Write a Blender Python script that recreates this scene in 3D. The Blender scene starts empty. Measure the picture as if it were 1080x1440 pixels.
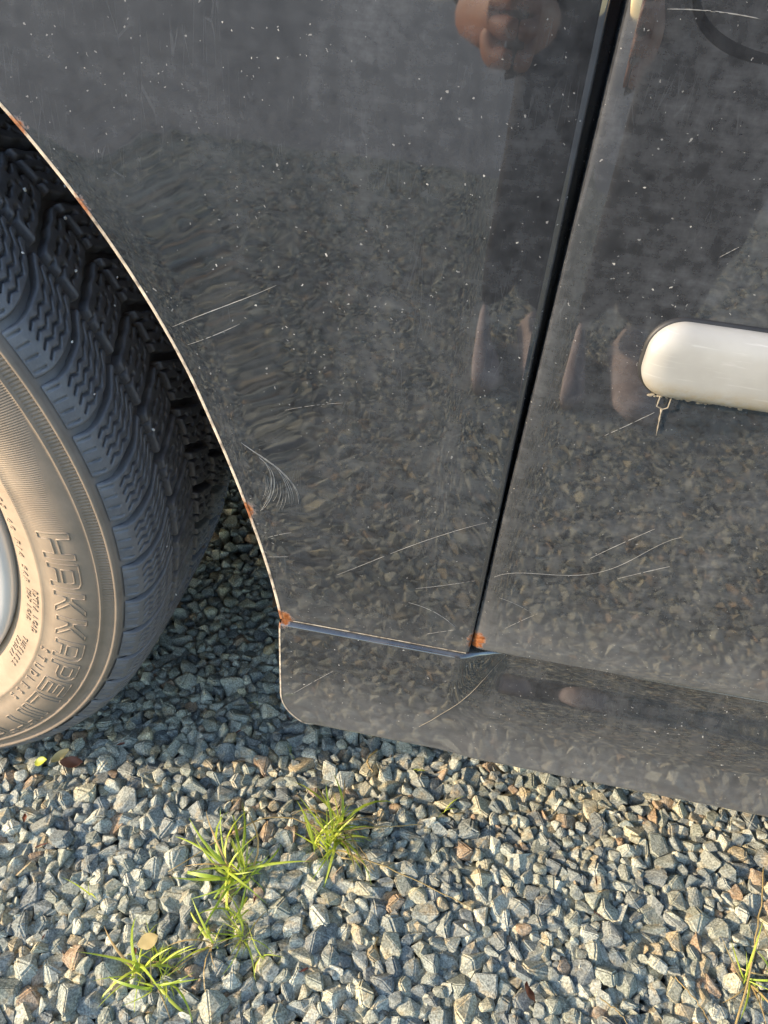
import bpy, bmesh, math, random
import numpy as np
from mathutils import Matrix, Vector, Euler

random.seed(7)
rng = np.random.default_rng(11)
scn = bpy.context.scene
COL = scn.collection

# ------------------------------------------------------------------ camera
YAW, PITCH, ROLL = 0.10600, 0.68510, 0.10352
CAM = Vector((0.50679, -0.33462, 0.66674))
cy, sy = math.cos(YAW), math.sin(YAW)
cp, sp = math.cos(PITCH), math.sin(PITCH)
fwd = Vector((-sy * cp, cy * cp, -sp))
r0 = Vector((cy, sy, 0))
u0 = r0.cross(fwd)
right = r0 * math.cos(ROLL) + u0 * math.sin(ROLL)
up = -r0 * math.sin(ROLL) + u0 * math.cos(ROLL)
cam_data = bpy.data.cameras.new('camera')
cam_data.sensor_fit = 'VERTICAL'
cam_data.sensor_height = 36.0
cam_data.lens = 1068.2 / 1440 * 36.0
cam_data.clip_start = 0.01
cam_data.clip_end = 2000
cam = bpy.data.objects.new('camera', cam_data)
COL.objects.link(cam)
cam.matrix_world = Matrix(((right.x, up.x, -fwd.x, CAM.x), (right.y, up.y, -fwd.y, CAM.y),
                           (right.z, up.z, -fwd.z, CAM.z), (0, 0, 0, 1)))
scn.camera = cam

# ------------------------------------------------------------------ light
SUN_EL = math.radians(18.0)
SUN_AZ = math.radians(20.0)          # swing of the sun from -x towards -y
to_sun = Vector((-math.cos(SUN_AZ) * math.cos(SUN_EL), -math.sin(SUN_AZ) * math.cos(SUN_EL), math.sin(SUN_EL)))
world = bpy.data.worlds.new('World')
scn.world = world
world.use_nodes = True
wn = world.node_tree.nodes
wl = world.node_tree.links
sky = wn.new('ShaderNodeTexSky')
sky.sky_type = 'NISHITA'
sky.sun_disc = False
sky.sun_elevation = SUN_EL
sky.sun_rotation = math.atan2(to_sun.x, to_sun.y)
sky.dust_density = 0.7
sky.ozone_density = 1.2
sky.altitude = 300
bg = wn['Background']
bg.inputs['Strength'].default_value = 0.15
wl.new(sky.outputs[0], bg.inputs[0])
sun_d = bpy.data.lights.new('sun', 'SUN')
sun_d.energy = 2.3
sun_d.angle = math.radians(2.5)
sun_d.color = (1.0, 0.80, 0.57)
sun = bpy.data.objects.new('sun', sun_d)
COL.objects.link(sun)
sun.rotation_euler = (-to_sun).to_track_quat('-Z', 'Y').to_euler()
vs = scn.view_settings
vs.view_transform = 'Standard'
vs.look = 'None'
vs.exposure = 1.85
vs.gamma = 1.0
vs.use_curve_mapping = False

# ------------------------------------------------------------------ helpers
def link(o, parent=None):
    COL.objects.link(o)
    if parent is not None:
        o.parent = parent
    return o

def mesh_data(name, verts, faces, mat=None, smooth=True):
    me = bpy.data.meshes.new(name)
    me.from_pydata([tuple(map(float, v)) for v in verts], [], [tuple(map(int, f)) for f in faces])
    if mat:
        me.materials.append(mat)
    if smooth:
        me.polygons.foreach_set('use_smooth', [True] * len(me.polygons))
    me.update()
    return me

def mesh_obj(name, verts, faces, mat=None, parent=None, smooth=True):
    return link(bpy.data.objects.new(name, mesh_data(name, verts, faces, mat, smooth)), parent)

def empty(name, loc=(0, 0, 0), parent=None):
    o = bpy.data.objects.new(name, None)
    o.location = loc
    o.empty_display_size = 0.05
    return link(o, parent)

def tag(o, label, cat, group=None):
    o['label'] = label
    o['category'] = cat
    if group:
        o['group'] = group
    return o

def grid_faces(nu, nv, close_u=False):
    f = []
    for i in range(nu if close_u else nu - 1):
        a = i * nv
        b = ((i + 1) % nu) * nv
        for j in range(nv - 1):
            f.append((a + j, b + j, b + j + 1, a + j + 1))
    return f

def fast_mesh(name, V, F, mat=None, rnd=None, smooth=True):
    """big triangle mesh from numpy arrays"""
    me = bpy.data.meshes.new(name)
    nv, nf = len(V), len(F)
    me.vertices.add(nv)
    me.vertices.foreach_set('co', np.ascontiguousarray(V, dtype=np.float32).ravel())
    me.loops.add(nf * 3)
    me.loops.foreach_set('vertex_index', np.ascontiguousarray(F, dtype=np.int32).ravel())
    me.polygons.add(nf)
    me.polygons.foreach_set('loop_start', np.arange(0, nf * 3, 3, dtype=np.int32))
    me.polygons.foreach_set('use_smooth', np.full(nf, smooth))
    if rnd is not None:
        at = me.attributes.new('rnd', 'FLOAT', 'POINT')
        at.data.foreach_set('value', np.ascontiguousarray(rnd, dtype=np.float32))
    if mat:
        me.materials.append(mat)
    me.update(calc_edges=True)
    return me

def sig(t):
    return 1.0 / (1.0 + np.exp(-np.clip(t, -40, 40)))

def sstep(a, b, x):
    t = np.clip((x - a) / (b - a), 0, 1)
    return t * t * (3 - 2 * t)

class NT:
    """small node-tree builder"""
    def __init__(self, name):
        self.m = bpy.data.materials.new(name)
        self.m.use_nodes = True
        self.t = self.m.node_tree
        self.n = self.t.nodes
        self.l = self.t.links
        self.b = self.n['Principled BSDF']
        self.out = self.n['Material Output']
    def new(self, t, **kw):
        x = self.n.new(t)
        for k, v in kw.items():
            setattr(x, k, v)
        return x
    def put(self, sock, v):
        if v is None:
            return
        if hasattr(v, 'is_linked'):
            self.l.new(v, sock)
        else:
            sock.default_value = v
    def math(self, op, a, b=None, c=None, clamp=False):
        x = self.new('ShaderNodeMath', operation=op, use_clamp=clamp)
        self.put(x.inputs[0], a); self.put(x.inputs[1], b)
        if c is not None:
            self.put(x.inputs[2], c)
        return x.outputs[0]
    def coord(self):
        return self.new('ShaderNodeTexCoord').outputs['Object']
    def mapping(self, vec, scale=(1, 1, 1), rot=(0, 0, 0), loc=(0, 0, 0)):
        x = self.new('ShaderNodeMapping')
        x.inputs['Scale'].default_value = scale
        x.inputs['Rotation'].default_value = rot
        x.inputs['Location'].default_value = loc
        self.l.new(vec, x.inputs['Vector'])
        return x.outputs[0]
    def noise(self, vec, scale, detail=3, rough=0.55, dist=0.0):
        x = self.new('ShaderNodeTexNoise')
        self.put(x.inputs['Vector'], vec)
        x.inputs['Scale'].default_value = scale
        x.inputs['Detail'].default_value = detail
        x.inputs['Roughness'].default_value = rough
        x.inputs['Distortion'].default_value = dist
        return x.outputs['Fac']
    def voronoi(self, vec, scale, feature='F1', rand=1.0):
        x = self.new('ShaderNodeTexVoronoi', feature=feature)
        self.put(x.inputs['Vector'], vec)
        x.inputs['Scale'].default_value = scale
        x.inputs['Randomness'].default_value = rand
        return x
    def ramp(self, fac, stops, interp='LINEAR'):
        x = self.new('ShaderNodeValToRGB')
        cr = x.color_ramp
        cr.interpolation = interp
        while len(cr.elements) < len(stops):
            cr.elements.new(0.5)
        for e, (p, c) in zip(cr.elements, stops):
            e.position = p
            e.color = c if len(c) == 4 else (*c, 1)
        self.put(x.inputs[0], fac)
        return x.outputs[0]
    def mapr(self, v, a, b, c=0.0, d=1.0, smooth=False):
        x = self.new('ShaderNodeMapRange')
        if smooth:
            x.interpolation_type = 'SMOOTHSTEP'
        self.put(x.inputs['Value'], v)
        for k, w in zip(('From Min', 'From Max', 'To Min', 'To Max'), (a, b, c, d)):
            x.inputs[k].default_value = w
        return x.outputs[0]
    def mixc(self, fac, a, b, blend='MIX'):
        x = self.new('ShaderNodeMix', data_type='RGBA', blend_type=blend)
        self.put(x.inputs[0], fac)
        for s, v in ((x.inputs[6], a), (x.inputs[7], b)):
            if isinstance(v, tuple) and len(v) == 3:
                v = (*v, 1)
            self.put(s, v)
        return x.outputs[2]
    def sep(self, vec):
        x = self.new('ShaderNodeSeparateXYZ')
        self.l.new(vec, x.inputs[0])
        return x.outputs
    def bump(self, h, strength=0.3, dist=0.001, normal=None):
        x = self.new('ShaderNodeBump')
        x.inputs['Strength'].default_value = strength
        x.inputs['Distance'].default_value = dist
        self.put(x.inputs['Height'], h)
        if normal is not None:
            self.l.new(normal, x.inputs['Normal'])
        return x.outputs[0]
    def set(self, **kw):
        for k, v in kw.items():
            s = self.b.inputs[k.replace('_', ' ')]
            if isinstance(v, tuple) and len(v) == 3:
                v = (*v, 1)
            self.put(s, v)
        return self

def plain(name, col, rough=0.6, metal=0.0, noise_amt=0.25, scale=60.0):
    k = NT(name)
    n = k.noise(k.coord(), scale, 4)
    lo = tuple(c * (1 - noise_amt) for c in col)
    hi = tuple(min(1, c * (1 + noise_amt)) for c in col)
    k.set(Base_Color=k.ramp(n, [(0.3, lo), (0.7, hi)]), Roughness=rough, Metallic=metal)
    return k.m

# ------------------------------------------------------------------ materials
RUST_PTS = [((0.2965, -0.012, 0.5755), 0.0065), ((0.3195, -0.012, 0.545), 0.006), ((0.3925, -0.012, 0.386), 0.0075),
            ((0.4140, -0.012, 0.300), 0.0075), ((0.5380, -0.011, 0.3120), 0.0070), ((0.5375, -0.011, 0.3065), 0.006)]

def rust_fac(k, co, grow=1.0):
    tot = None
    nz = k.noise(co, 330, 5, 0.7)
    for (p, r) in RUST_PTS:
        d = k.new('ShaderNodeVectorMath', operation='DISTANCE')
        k.l.new(co, d.inputs[0])
        d.inputs[1].default_value = p
        dd = k.math('ADD', d.outputs['Value'], k.math('MULTIPLY_ADD', nz, -0.012, 0.0055))
        f = k.mapr(dd, r * grow, r * grow * 0.45, 0, 1, True)
        tot = f if tot is None else k.math('MAXIMUM', tot, f)
    return tot

def rust_col(k, co):
    return k.ramp(k.noise(co, 420, 4), [(0.3, (0.10, 0.036, 0.014)), (0.5, (0.24, 0.085, 0.03)), (0.7, (0.34, 0.17, 0.085))])

def paint_material(name, dust0=0.042, low_dust=0.07, low_z=0.36):
    k = NT(name)
    co = k.coord()
    x, y, z = k.sep(co)[0:3]
    big = k.noise(co, 9, 4, 0.6)
    runs = k.noise(k.mapping(co, (32, 32, 4)), 1.0, 3, 0.6)
    mot = k.noise(co, 130, 5, 0.65)
    smear = k.noise(k.mapping(co, (40, 40, 260), (0, 0.35, 0)), 1.0, 4, 0.7)
    f = k.math('MULTIPLY_ADD', k.mapr(big, 0.35, 0.72), 0.10, dust0)
    f = k.math('MULTIPLY_ADD', k.mapr(runs, 0.48, 0.74), 0.07, f)
    f = k.math('MULTIPLY', f, k.mapr(mot, 0.3, 0.72, 0.4, 1.6))
    f = k.math('MULTIPLY', f, k.mapr(smear, 0.3, 0.72, 0.75, 1.25))
    f = k.math('MULTIPLY', f, 0.68)
    f = k.math('ADD', f, k.mapr(z, low_z, low_z - 0.07, 0.0, low_dust, True))
    # specks of grit: two sizes
    wv = k.new('ShaderNodeTexNoise'); wv.inputs['Scale'].default_value = 420
    k.l.new(co, wv.inputs['Vector'])
    wm = k.new('ShaderNodeVectorMath', operation='MULTIPLY_ADD')
    k.l.new(wv.outputs['Color'], wm.inputs[0]); wm.inputs[1].default_value = (0.0035, 0.0035, 0.0035)
    k.l.new(co, wm.inputs[2])
    sp1 = k.voronoi(wm.outputs[0], 95)
    sp2 = k.voronoi(wm.outputs[0], 270)
    sp3 = k.voronoi(wm.outputs[0], 480)
    def specks(v, thr, keep):
        r = k.sep(v.outputs['Color'])[0]
        on = k.math('GREATER_THAN', r, keep)
        rad = k.math('MULTIPLY', k.sep(v.outputs['Color'])[1], thr)
        return k.math('MULTIPLY', on, k.math('LESS_THAN', v.outputs['Distance'], rad))
    s = k.math('MAXIMUM', k.math('MAXIMUM', specks(sp1, 0.065, 0.88), specks(sp2, 0.14, 0.87)), k.math('MULTIPLY', specks(sp3, 0.22, 0.80), 0.6))
    # fine wiping scratches
    hair = k.voronoi(k.mapping(co, (240, 240, 20), (0, 1.15, 0)), 1.0, 'DISTANCE_TO_EDGE').outputs['Distance']
    hair = k.math('MULTIPLY', k.math('LESS_THAN', hair, 0.012), k.mapr(k.noise(co, 35, 3), 0.52, 0.66))
    f = k.math('ADD', f, k.math('MULTIPLY', hair, 0.05))
    f = k.math('MAXIMUM', f, k.math('MULTIPLY', s, 0.65), clamp=True)
    rf = rust_fac(k, co)
    dcol = k.mixc(k.mapr(z, 0.30, 0.52), (0.36, 0.355, 0.35), (0.33, 0.35, 0.385))  # sky tint painted into the dust, bluer towards the top
    dcol = k.mixc(s, dcol, (0.58, 0.56, 0.52))
    dif = k.new('ShaderNodeBsdfDiffuse')
    k.put(dif.inputs[0], k.mixc(rf, dcol, rust_col(k, co)))
    k.set(Base_Color=(0.010, 0.0105, 0.012), IOR=2.05,
          Roughness=k.mapr(mot, 0.3, 0.8, 0.015, 0.05))
    bh = k.noise(co, 1800, 2)
    wav = k.noise(co, 26, 2)
    nb = k.bump(wav, 0.10, 0.0012)
    k.l.new(nb, k.b.inputs['Normal'])
    mx = k.new('ShaderNodeMixShader')
    k.l.new(k.math('MAXIMUM', f, rf), mx.inputs[0])
    k.l.new(k.b.outputs[0], mx.inputs[1])
    k.l.new(dif.outputs[0], mx.inputs[2])
    k.l.new(mx.outputs[0], k.out.inputs[0])
    return k.m

M = {}
M['paint'] = paint_material('black_paint')
M['door_paint'] = paint_material('black_door_paint', 0.075, 0.14, 0.375)
M['sill_paint'] = paint_material('black_sill_paint', 0.060, 0.17, 0.270)

def lip_material():
    k = NT('worn_panel_edge')
    co = k.coord()
    n = k.noise(co, 150, 4)
    c = k.ramp(n, [(0.32, (0.12, 0.10, 0.085)), (0.48, (0.40, 0.34, 0.27)), (0.68, (0.62, 0.54, 0.43))])
    k.set(Base_Color=k.mixc(rust_fac(k, co, 1.2), c, rust_col(k, co)), Roughness=0.6)
    return k.m
M['lip'] = lip_material()
M['dark'] = plain('black_underbody', (0.012, 0.012, 0.013), 0.8)
M['jamb'] = plain('dark_jamb_paint', (0.010, 0.012, 0.018), 0.25)
M['plastic'] = plain('black_plastic', (0.02, 0.02, 0.021), 0.5)
M['glass'] = plain('phone_glass', (0.01, 0.01, 0.012), 0.08)

def trim_material():
    k = NT('silver_trim_paint')
    co = k.coord()
    n = k.noise(co, 40, 4)
    fine = k.noise(k.mapping(co, (60, 60, 900), (0, 0.2, 0)), 1.0, 3)
    dirt = k.math('MULTIPLY', k.mapr(k.noise(co, 170, 5, 0.7), 0.36, 0.60), k.mapr(k.sep(co)[2], 0.510, 0.5000, 0.0, 1.0))
    c = k.ramp(n, [(0.3, (0.33, 0.322, 0.30)), (0.7, (0.40, 0.392, 0.37))])
    c = k.mixc(k.math('MULTIPLY', k.mapr(fine, 0.6, 0.8), 0.25), c, (0.85, 0.85, 0.84))
    c = k.mixc(dirt, c, (0.33, 0.27, 0.17))
    k.set(Base_Color=c, Metallic=0.12, Roughness=k.mapr(n, 0.3, 0.7, 0.34, 0.46))
    return k.m
M['trim'] = trim_material()

def tread_material():
    k = NT('tread_rubber')
    co = k.coord()
    n = k.noise(co, 90, 5, 0.65)
    n2 = k.noise(co, 700, 3)
    c = k.ramp(n, [(0.3, (0.080, 0.084, 0.094)), (0.7, (0.140, 0.145, 0.158))])
    k.set(Base_Color=c, Roughness=0.5)
    k.l.new(k.bump(n2, 0.35, 0.0004), k.b.inputs['Normal'])
    return k.m
M['tread'] = tread_material()

def sidewall_material():
    k = NT('dusty_sidewall_rubber')
    co = k.coord()
    x, y, z = k.sep(co)[0:3]
    r = k.math('SQRT', k.math('ADD', k.math('MULTIPLY', x, x), k.math('MULTIPLY', z, z)))
    ang = k.math('ARCTAN2', z, x)
    n = k.noise(co, 45, 5, 0.65)
    n2 = k.noise(co, 500, 3)
    dust = k.ramp(n, [(0.3, (0.17, 0.135, 0.10)), (0.7, (0.23, 0.18, 0.135))])
    bare = k.ramp(n, [(0.3, (0.080, 0.084, 0.094)), (0.7, (0.140, 0.145, 0.158))])
    f = k.mapr(r, 0.304, 0.297, 0.0, 1.0, True)
    inner = k.ramp(n, [(0.3, (0.30, 0.225, 0.155)), (0.7, (0.39, 0.30, 0.21))])
    patch = k.noise(co, 14, 4, 0.6)
    rr0 = k.math('ADD', r, k.math('MULTIPLY_ADD', patch, 0.03, -0.015))
    dust = k.mixc(k.mapr(rr0, 0.286, 0.244, 0.0, 1.0, True), dust, inner)  # low sun's warmth painted into the heavier dust near the rim
    k.set(Base_Color=k.mixc(f, bare, dust), Roughness=0.7)
    teeth = k.math('SINE', k.math('MULTIPLY', ang, 760))
    m1 = k.math('MULTIPLY', k.mapr(r, 0.2885, 0.2892), k.mapr(r, 0.2965, 0.2958))
    m1 = k.math('MULTIPLY', m1, k.mapr(ang, -0.16, -0.10))
    fine = k.math('SINE', k.math('MULTIPLY', ang, 1150))
    flame = k.math('MULTIPLY', k.math('SINE', k.math('MULTIPLY', ang, 9.0)), 0.008)
    rr = k.math('ADD', r, flame)
    m2 = k.math('MULTIPLY', k.mapr(rr, 0.248, 0.252), k.mapr(rr, 0.283, 0.280))
    m2 = k.math('MULTIPLY', m2, k.math('MULTIPLY', k.mapr(ang, 0.07, 0.13), k.math('GREATER_THAN', k.math('ADD', 0.2860, 0.0), r)))
    h = k.math('ADD', k.math('MULTIPLY', teeth, m1), k.math('MULTIPLY', k.math('MULTIPLY', fine, m2), 0.45))
    b1 = k.bump(h, 0.5, 0.0006)
    k.l.new(k.bump(n2, 0.3, 0.0003, b1), k.b.inputs['Normal'])
    return k.m
M['sidewall'] = sidewall_material()
M['rim'] = plain('silver_wheel_paint', (0.72, 0.715, 0.70), 0.36, 0.45, 0.05, 20)

def stone_material():
    k = NT('gravel_stone')
    at = k.new('ShaderNodeAttribute', attribute_name='rnd').outputs['Fac']
    ob = k.new('ShaderNodeObjectInfo').outputs['Random']
    v = k.math('FRACT', k.math('ADD', at, ob))
    co = k.coord()
    S = 0.55
    pal = [(0.00, (0.20, 0.22, 0.225)), (0.14, (0.34, 0.35, 0.33)), (0.27, (0.15, 0.17, 0.19)), (0.38, (0.27, 0.28, 0.255)),
           (0.50, (0.20, 0.215, 0.20)), (0.60, (0.40, 0.37, 0.29)), (0.67, (0.12, 0.135, 0.155)), (0.75, (0.33, 0.27, 0.19)),
           (0.80, (0.45, 0.45, 0.42)), (0.88, (0.24, 0.25, 0.25)), (0.96, (0.30, 0.21, 0.15))]
    base = k.ramp(v, [(p, (1.18 * q[0], 1.16 * q[1], 0.98 * q[2])) for p, q in pal], 'CONSTANT')
    off = k.new('ShaderNodeCombineXYZ')
    k.put(off.inputs[0], k.math('MULTIPLY', v, 37.0))
    k.put(off.inputs[1], k.math('MULTIPLY', v, 11.0))
    va = k.new('ShaderNodeVectorMath', operation='ADD')
    geo = k.new('ShaderNodeNewGeometry').outputs['Position']
    k.l.new(geo, va.inputs[0]); k.l.new(off.outputs[0], va.inputs[1])
    p = va.outputs[0]
    n1 = k.noise(p, 95, 5, 0.68)
    n2 = k.noise(p, 620, 4, 0.7)
    stain = k.noise(p, 60, 3, 0.6)
    c = k.mixc(k.mapr(n1, 0.40, 0.68, 0.0, 0.5), base, (0.43, 0.425, 0.355))
    c = k.mixc(k.mapr(stain, 0.55, 0.68, 0.0, 0.55), c, (0.42, 0.31, 0.16))
    dk = k.mapr(n2, 0.35, 0.66, 0.48, 1.5)
    mul = k.new('ShaderNodeMix', data_type='RGBA', blend_type='MULTIPLY')
    mul.inputs[0].default_value = 1.0
    k.l.new(c, mul.inputs[6])
    cc = k.new('ShaderNodeCombineColor')
    for i in range(3):
        k.put(cc.inputs[i], dk)
    k.l.new(cc.outputs[0], mul.inputs[7])
    k.set(Base_Color=mul.outputs[2], Roughness=0.88, Specular_IOR_Level=0.25)
    h = k.math('ADD', n1, k.math('MULTIPLY', n2, 0.5))
    k.l.new(k.bump(h, 0.7, 0.002), k.b.inputs['Normal'])
    return k.m
M['stone'] = stone_material()

def ground_material():
    k = NT('gravel_bed')
    co = k.coord()
    v = k.voronoi(co, 62)
    pal = k.ramp(k.sep(v.outputs['Color'])[0], [(0.0, (0.24, 0.25, 0.26)), (0.35, (0.34, 0.35, 0.35)), (0.6, (0.18, 0.20, 0.21)),
                                              (0.8, (0.33, 0.27, 0.18)), (1.0, (0.42, 0.41, 0.36))])
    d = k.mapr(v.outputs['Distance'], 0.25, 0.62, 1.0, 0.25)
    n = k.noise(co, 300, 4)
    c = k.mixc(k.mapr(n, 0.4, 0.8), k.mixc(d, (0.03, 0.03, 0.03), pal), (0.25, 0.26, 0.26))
    k.set(Base_Color=c, Roughness=0.9)
    k.l.new(k.bump(v.outputs['Distance'], 0.8, -0.008), k.b.inputs['Normal'])
    return k.m
M['ground'] = ground_material()

def leafy(name, c1, c2, trans=0.35):
    k = NT(name)
    geo = k.new('ShaderNodeNewGeometry').outputs['Position']
    n = k.noise(geo, 110, 3)
    ob = k.new('ShaderNodeObjectInfo').outputs['Random']
    c = k.mixc(k.math('MULTIPLY_ADD', ob, 0.7, k.math('MULTIPLY_ADD', n, 0.8, -0.25), clamp=True), c1, c2)
    k.set(Base_Color=c, Roughness=0.45)
    tr = k.new('ShaderNodeBsdfTranslucent')
    k.put(tr.inputs[0], c)
    mx = k.new('ShaderNodeMixShader')
    mx.inputs[0].default_value = trans
    k.l.new(k.b.outputs[0], mx.inputs[1]); k.l.new(tr.outputs[0], mx.inputs[2])
    k.l.new(mx.outputs[0], k.out.inputs[0])
    return k.m
M['grass'] = leafy('grass_blade_green', (0.28, 0.42, 0.035), (0.60, 0.62, 0.09))
M['straw'] = leafy('grass_blade_straw', (0.36, 0.24, 0.09), (0.44, 0.34, 0.15), 0.25)
M['yellow_leaf'] = leafy('yellow_leaf', (0.46, 0.34, 0.13), (0.54, 0.42, 0.18), 0.25)
M['brown_leaf'] = leafy('brown_leaf', (0.16, 0.05, 0.03), (0.22, 0.09, 0.05), 0.2)
M['scratch'] = plain('bare_scratch', (0.22, 0.215, 0.205), 0.6)
M['drip'] = plain('dried_drip', (0.24, 0.205, 0.155), 0.7)
M['fleck'] = plain('white_grit', (0.72, 0.71, 0.68), 0.6)
M['jacket'] = plain('dark_jacket_cloth', (0.016, 0.017, 0.020), 0.85)
M['trousers'] = plain('dark_trouser_cloth', (0.020, 0.021, 0.025), 0.85)
M['shoe'] = plain('pale_shoe_leather', (0.44, 0.345, 0.31), 0.6)
M['skin'] = plain('skin', (0.46, 0.19, 0.10), 0.5, 0, 0.12, 30)
M['hair'] = plain('brown_hair', (0.05, 0.03, 0.02), 0.6)

# ------------------------------------------------------------------ ground
ZC = 0.312                      # wheel centre height
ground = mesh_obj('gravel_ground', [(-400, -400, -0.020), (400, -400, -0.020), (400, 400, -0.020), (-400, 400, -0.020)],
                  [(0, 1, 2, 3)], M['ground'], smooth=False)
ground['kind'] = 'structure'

def ico(sub):
    bm = bmesh.new()
    bmesh.ops.create_icosphere(bm, subdivisions=sub, radius=1.0)
    V = np.array([v.co[:] for v in bm.verts])
    F = np.array([[v.index for v in f.verts] for f in bm.faces])
    bm.free()
    return V / np.linalg.norm(V, axis=1)[:, None], F
ICO = {s: ico(s) for s in (1, 2, 3, 4)}

def hull_stone(bevel):
    """an angular crushed stone: convex hull of a few points, edges knocked off"""
    n = int(rng.integers(8, 13))
    i = np.arange(n) + 0.5
    ph = np.arccos(1 - 2 * i / n); th = math.pi * (1 + 5 ** 0.5) * i + rng.uniform(0, 6)
    D = np.stack([np.cos(th) * np.sin(ph), np.sin(th) * np.sin(ph), np.cos(ph)], 1) + rng.normal(0, 0.34, (n, 3))
    D /= np.linalg.norm(D, axis=1)[:, None]
    D *= rng.uniform(0.90, 1.22, n)[:, None]
    bm = bmesh.new()
    for d in D: bm.verts.new(d)
    h = bmesh.ops.convex_hull(bm, input=bm.verts)
    loose = [v for v in bm.verts if not v.link_faces]
    bmesh.ops.delete(bm, geom=loose, context='VERTS')
    bmesh.ops.dissolve_limit(bm, angle_limit=math.radians(26), verts=bm.verts, edges=bm.edges)
    def grab():
        t = bm.copy()
        bmesh.ops.triangulate(t, faces=t.faces)
        bmesh.ops.recalc_face_normals(t, faces=t.faces)
        V = np.array([v.co[:] for v in t.verts]); t.verts.index_update()
        F = np.array([[v.index for v in f.verts] for f in t.faces])
        t.free()
        return V, F
    plain_ = grab()
    bmesh.ops.bevel(bm, geom=list(bm.edges), offset=bevel, segments=2, affect='EDGES', clamp_overlap=True)
    fine_ = grab()
    bm.free()
    return plain_, fine_
SHAPES = [hull_stone(float(rng.uniform(0.06, 0.14))) for _ in range(48)]
PLAIN, FINE = 0, 1

# a packed, periodic tile of stones
T = 0.52
def packed_tile(fill, med, sd, lo, hi):
    rs = []
    a = 0
    while a < fill * T * T:
        r = float(np.clip(med * math.exp(rng.normal() * sd), lo, hi))
        rs.append(r); a += math.pi * r * r
    rs = np.array(rs)
    P = rng.uniform(0, T, (len(rs), 2))
    for it in range(90):
        D = P[:, None] - P[None]
        D -= T * np.round(D / T)
        L = np.sqrt((D ** 2).sum(2)) + 1e-9
        ov = np.maximum(0, rs[:, None] + rs[None] - L)
        np.fill_diagonal(ov, 0)
        wgt = rs[None] / (rs[:, None] + rs[None])
        P += 0.45 * ((D / L[:, :, None]) * (ov * wgt)[:, :, None]).sum(1)
        P %= T
    return P, rs
tileP, tileR = packed_tile(1.30, 0.0069, 0.30, 0.0036, 0.0122)

def rot_mats(n, tilt):
    a = rng.uniform(0, 2 * np.pi, n)
    tx = rng.normal(0, tilt, n); ty = rng.normal(0, tilt, n)
    ca, sa = np.cos(a), np.sin(a)
    Z = np.zeros((n, 3, 3)); Z[:, 0, 0] = ca; Z[:, 0, 1] = -sa; Z[:, 1, 0] = sa; Z[:, 1, 1] = ca; Z[:, 2, 2] = 1
    X = np.zeros((n, 3, 3)); X[:, 0, 0] = 1; X[:, 1, 1] = np.cos(tx); X[:, 1, 2] = -np.sin(tx); X[:, 2, 1] = np.sin(tx); X[:, 2, 2] = np.cos(tx)
    Y = np.zeros((n, 3, 3)); Y[:, 1, 1] = 1; Y[:, 0, 0] = np.cos(ty); Y[:, 0, 2] = np.sin(ty); Y[:, 2, 0] = -np.sin(ty); Y[:, 2, 2] = np.cos(ty)
    return Z @ X @ Y

def tile_points(x0, x1, y0, y1, ox=0.0, oy=0.0):
    P, Rr = [], []
    for i in range(math.floor((x0 - ox) / T), math.ceil((x1 - ox) / T)):
        for j in range(math.floor((y0 - oy) / T), math.ceil((y1 - oy) / T)):
            P.append(tileP + np.array([i * T + ox, j * T + oy])); Rr.append(tileR)
    P = np.concatenate(P); Rr = np.concatenate(Rr)
    k = (P[:, 0] >= x0) & (P[:, 0] < x1) & (P[:, 1] >= y0) & (P[:, 1] < y1)
    return P[k], Rr[k]

ROOTS = np.array([(0.450, 0.004), (0.380, -0.040), (0.391, -0.092), (0.341, -0.128), (0.822, -0.032), (0.428, -0.101)])
class Stones:
    def __init__(self, P, r, zoff=0.0):
        n = len(P)
        self.n = n
        self.r = r
        self.z = -0.30 * r + rng.normal(0, 0.0012, n) + zoff - 0.003
        self.P = np.concatenate([P, self.z[:, None]], 1)
        e = rng.uniform(0.84, 1.20, n)
        self.S = np.stack([r * 1.20 * e, r * 1.20 / e, r * rng.uniform(0.75, 1.05, n)], 1)
        self.M = rot_mats(n, 0.33)
        self.k = rng.integers(0, len(SHAPES), n)
        self.c = rng.uniform(0, 1, n)
    def mesh(self, level, sel=None):
        s = np.arange(self.n) if sel is None else np.asarray(sel)
        Vs, Fs, Rs, o = [], [], [], 0
        for k in range(len(SHAPES)):
            q = s[self.k[s] == k]
            if not len(q): continue
            P, F0 = SHAPES[k][level]
            V = np.einsum('nij,nvj->nvi', self.M[q], P[None] * self.S[q][:, None, :]) + self.P[q][:, None, :]
            nv = len(P)
            Fs.append((F0[None] + (np.arange(len(q)) * nv)[:, None, None]).reshape(-1, 3) + o)
            Vs.append(V.reshape(-1, 3)); Rs.append(np.repeat(self.c[q], nv)); o += nv * len(q)
        return np.concatenate(Vs), np.concatenate(Fs), np.concatenate(Rs)

def cam_px(P):
    d = P - np.array(CAM)
    z = d @ np.array(fwd)
    f = 1068.2
    return 540 + f * (d @ np.array(right)) / z, 720 - f * (d @ np.array(up)) / z, z

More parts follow.
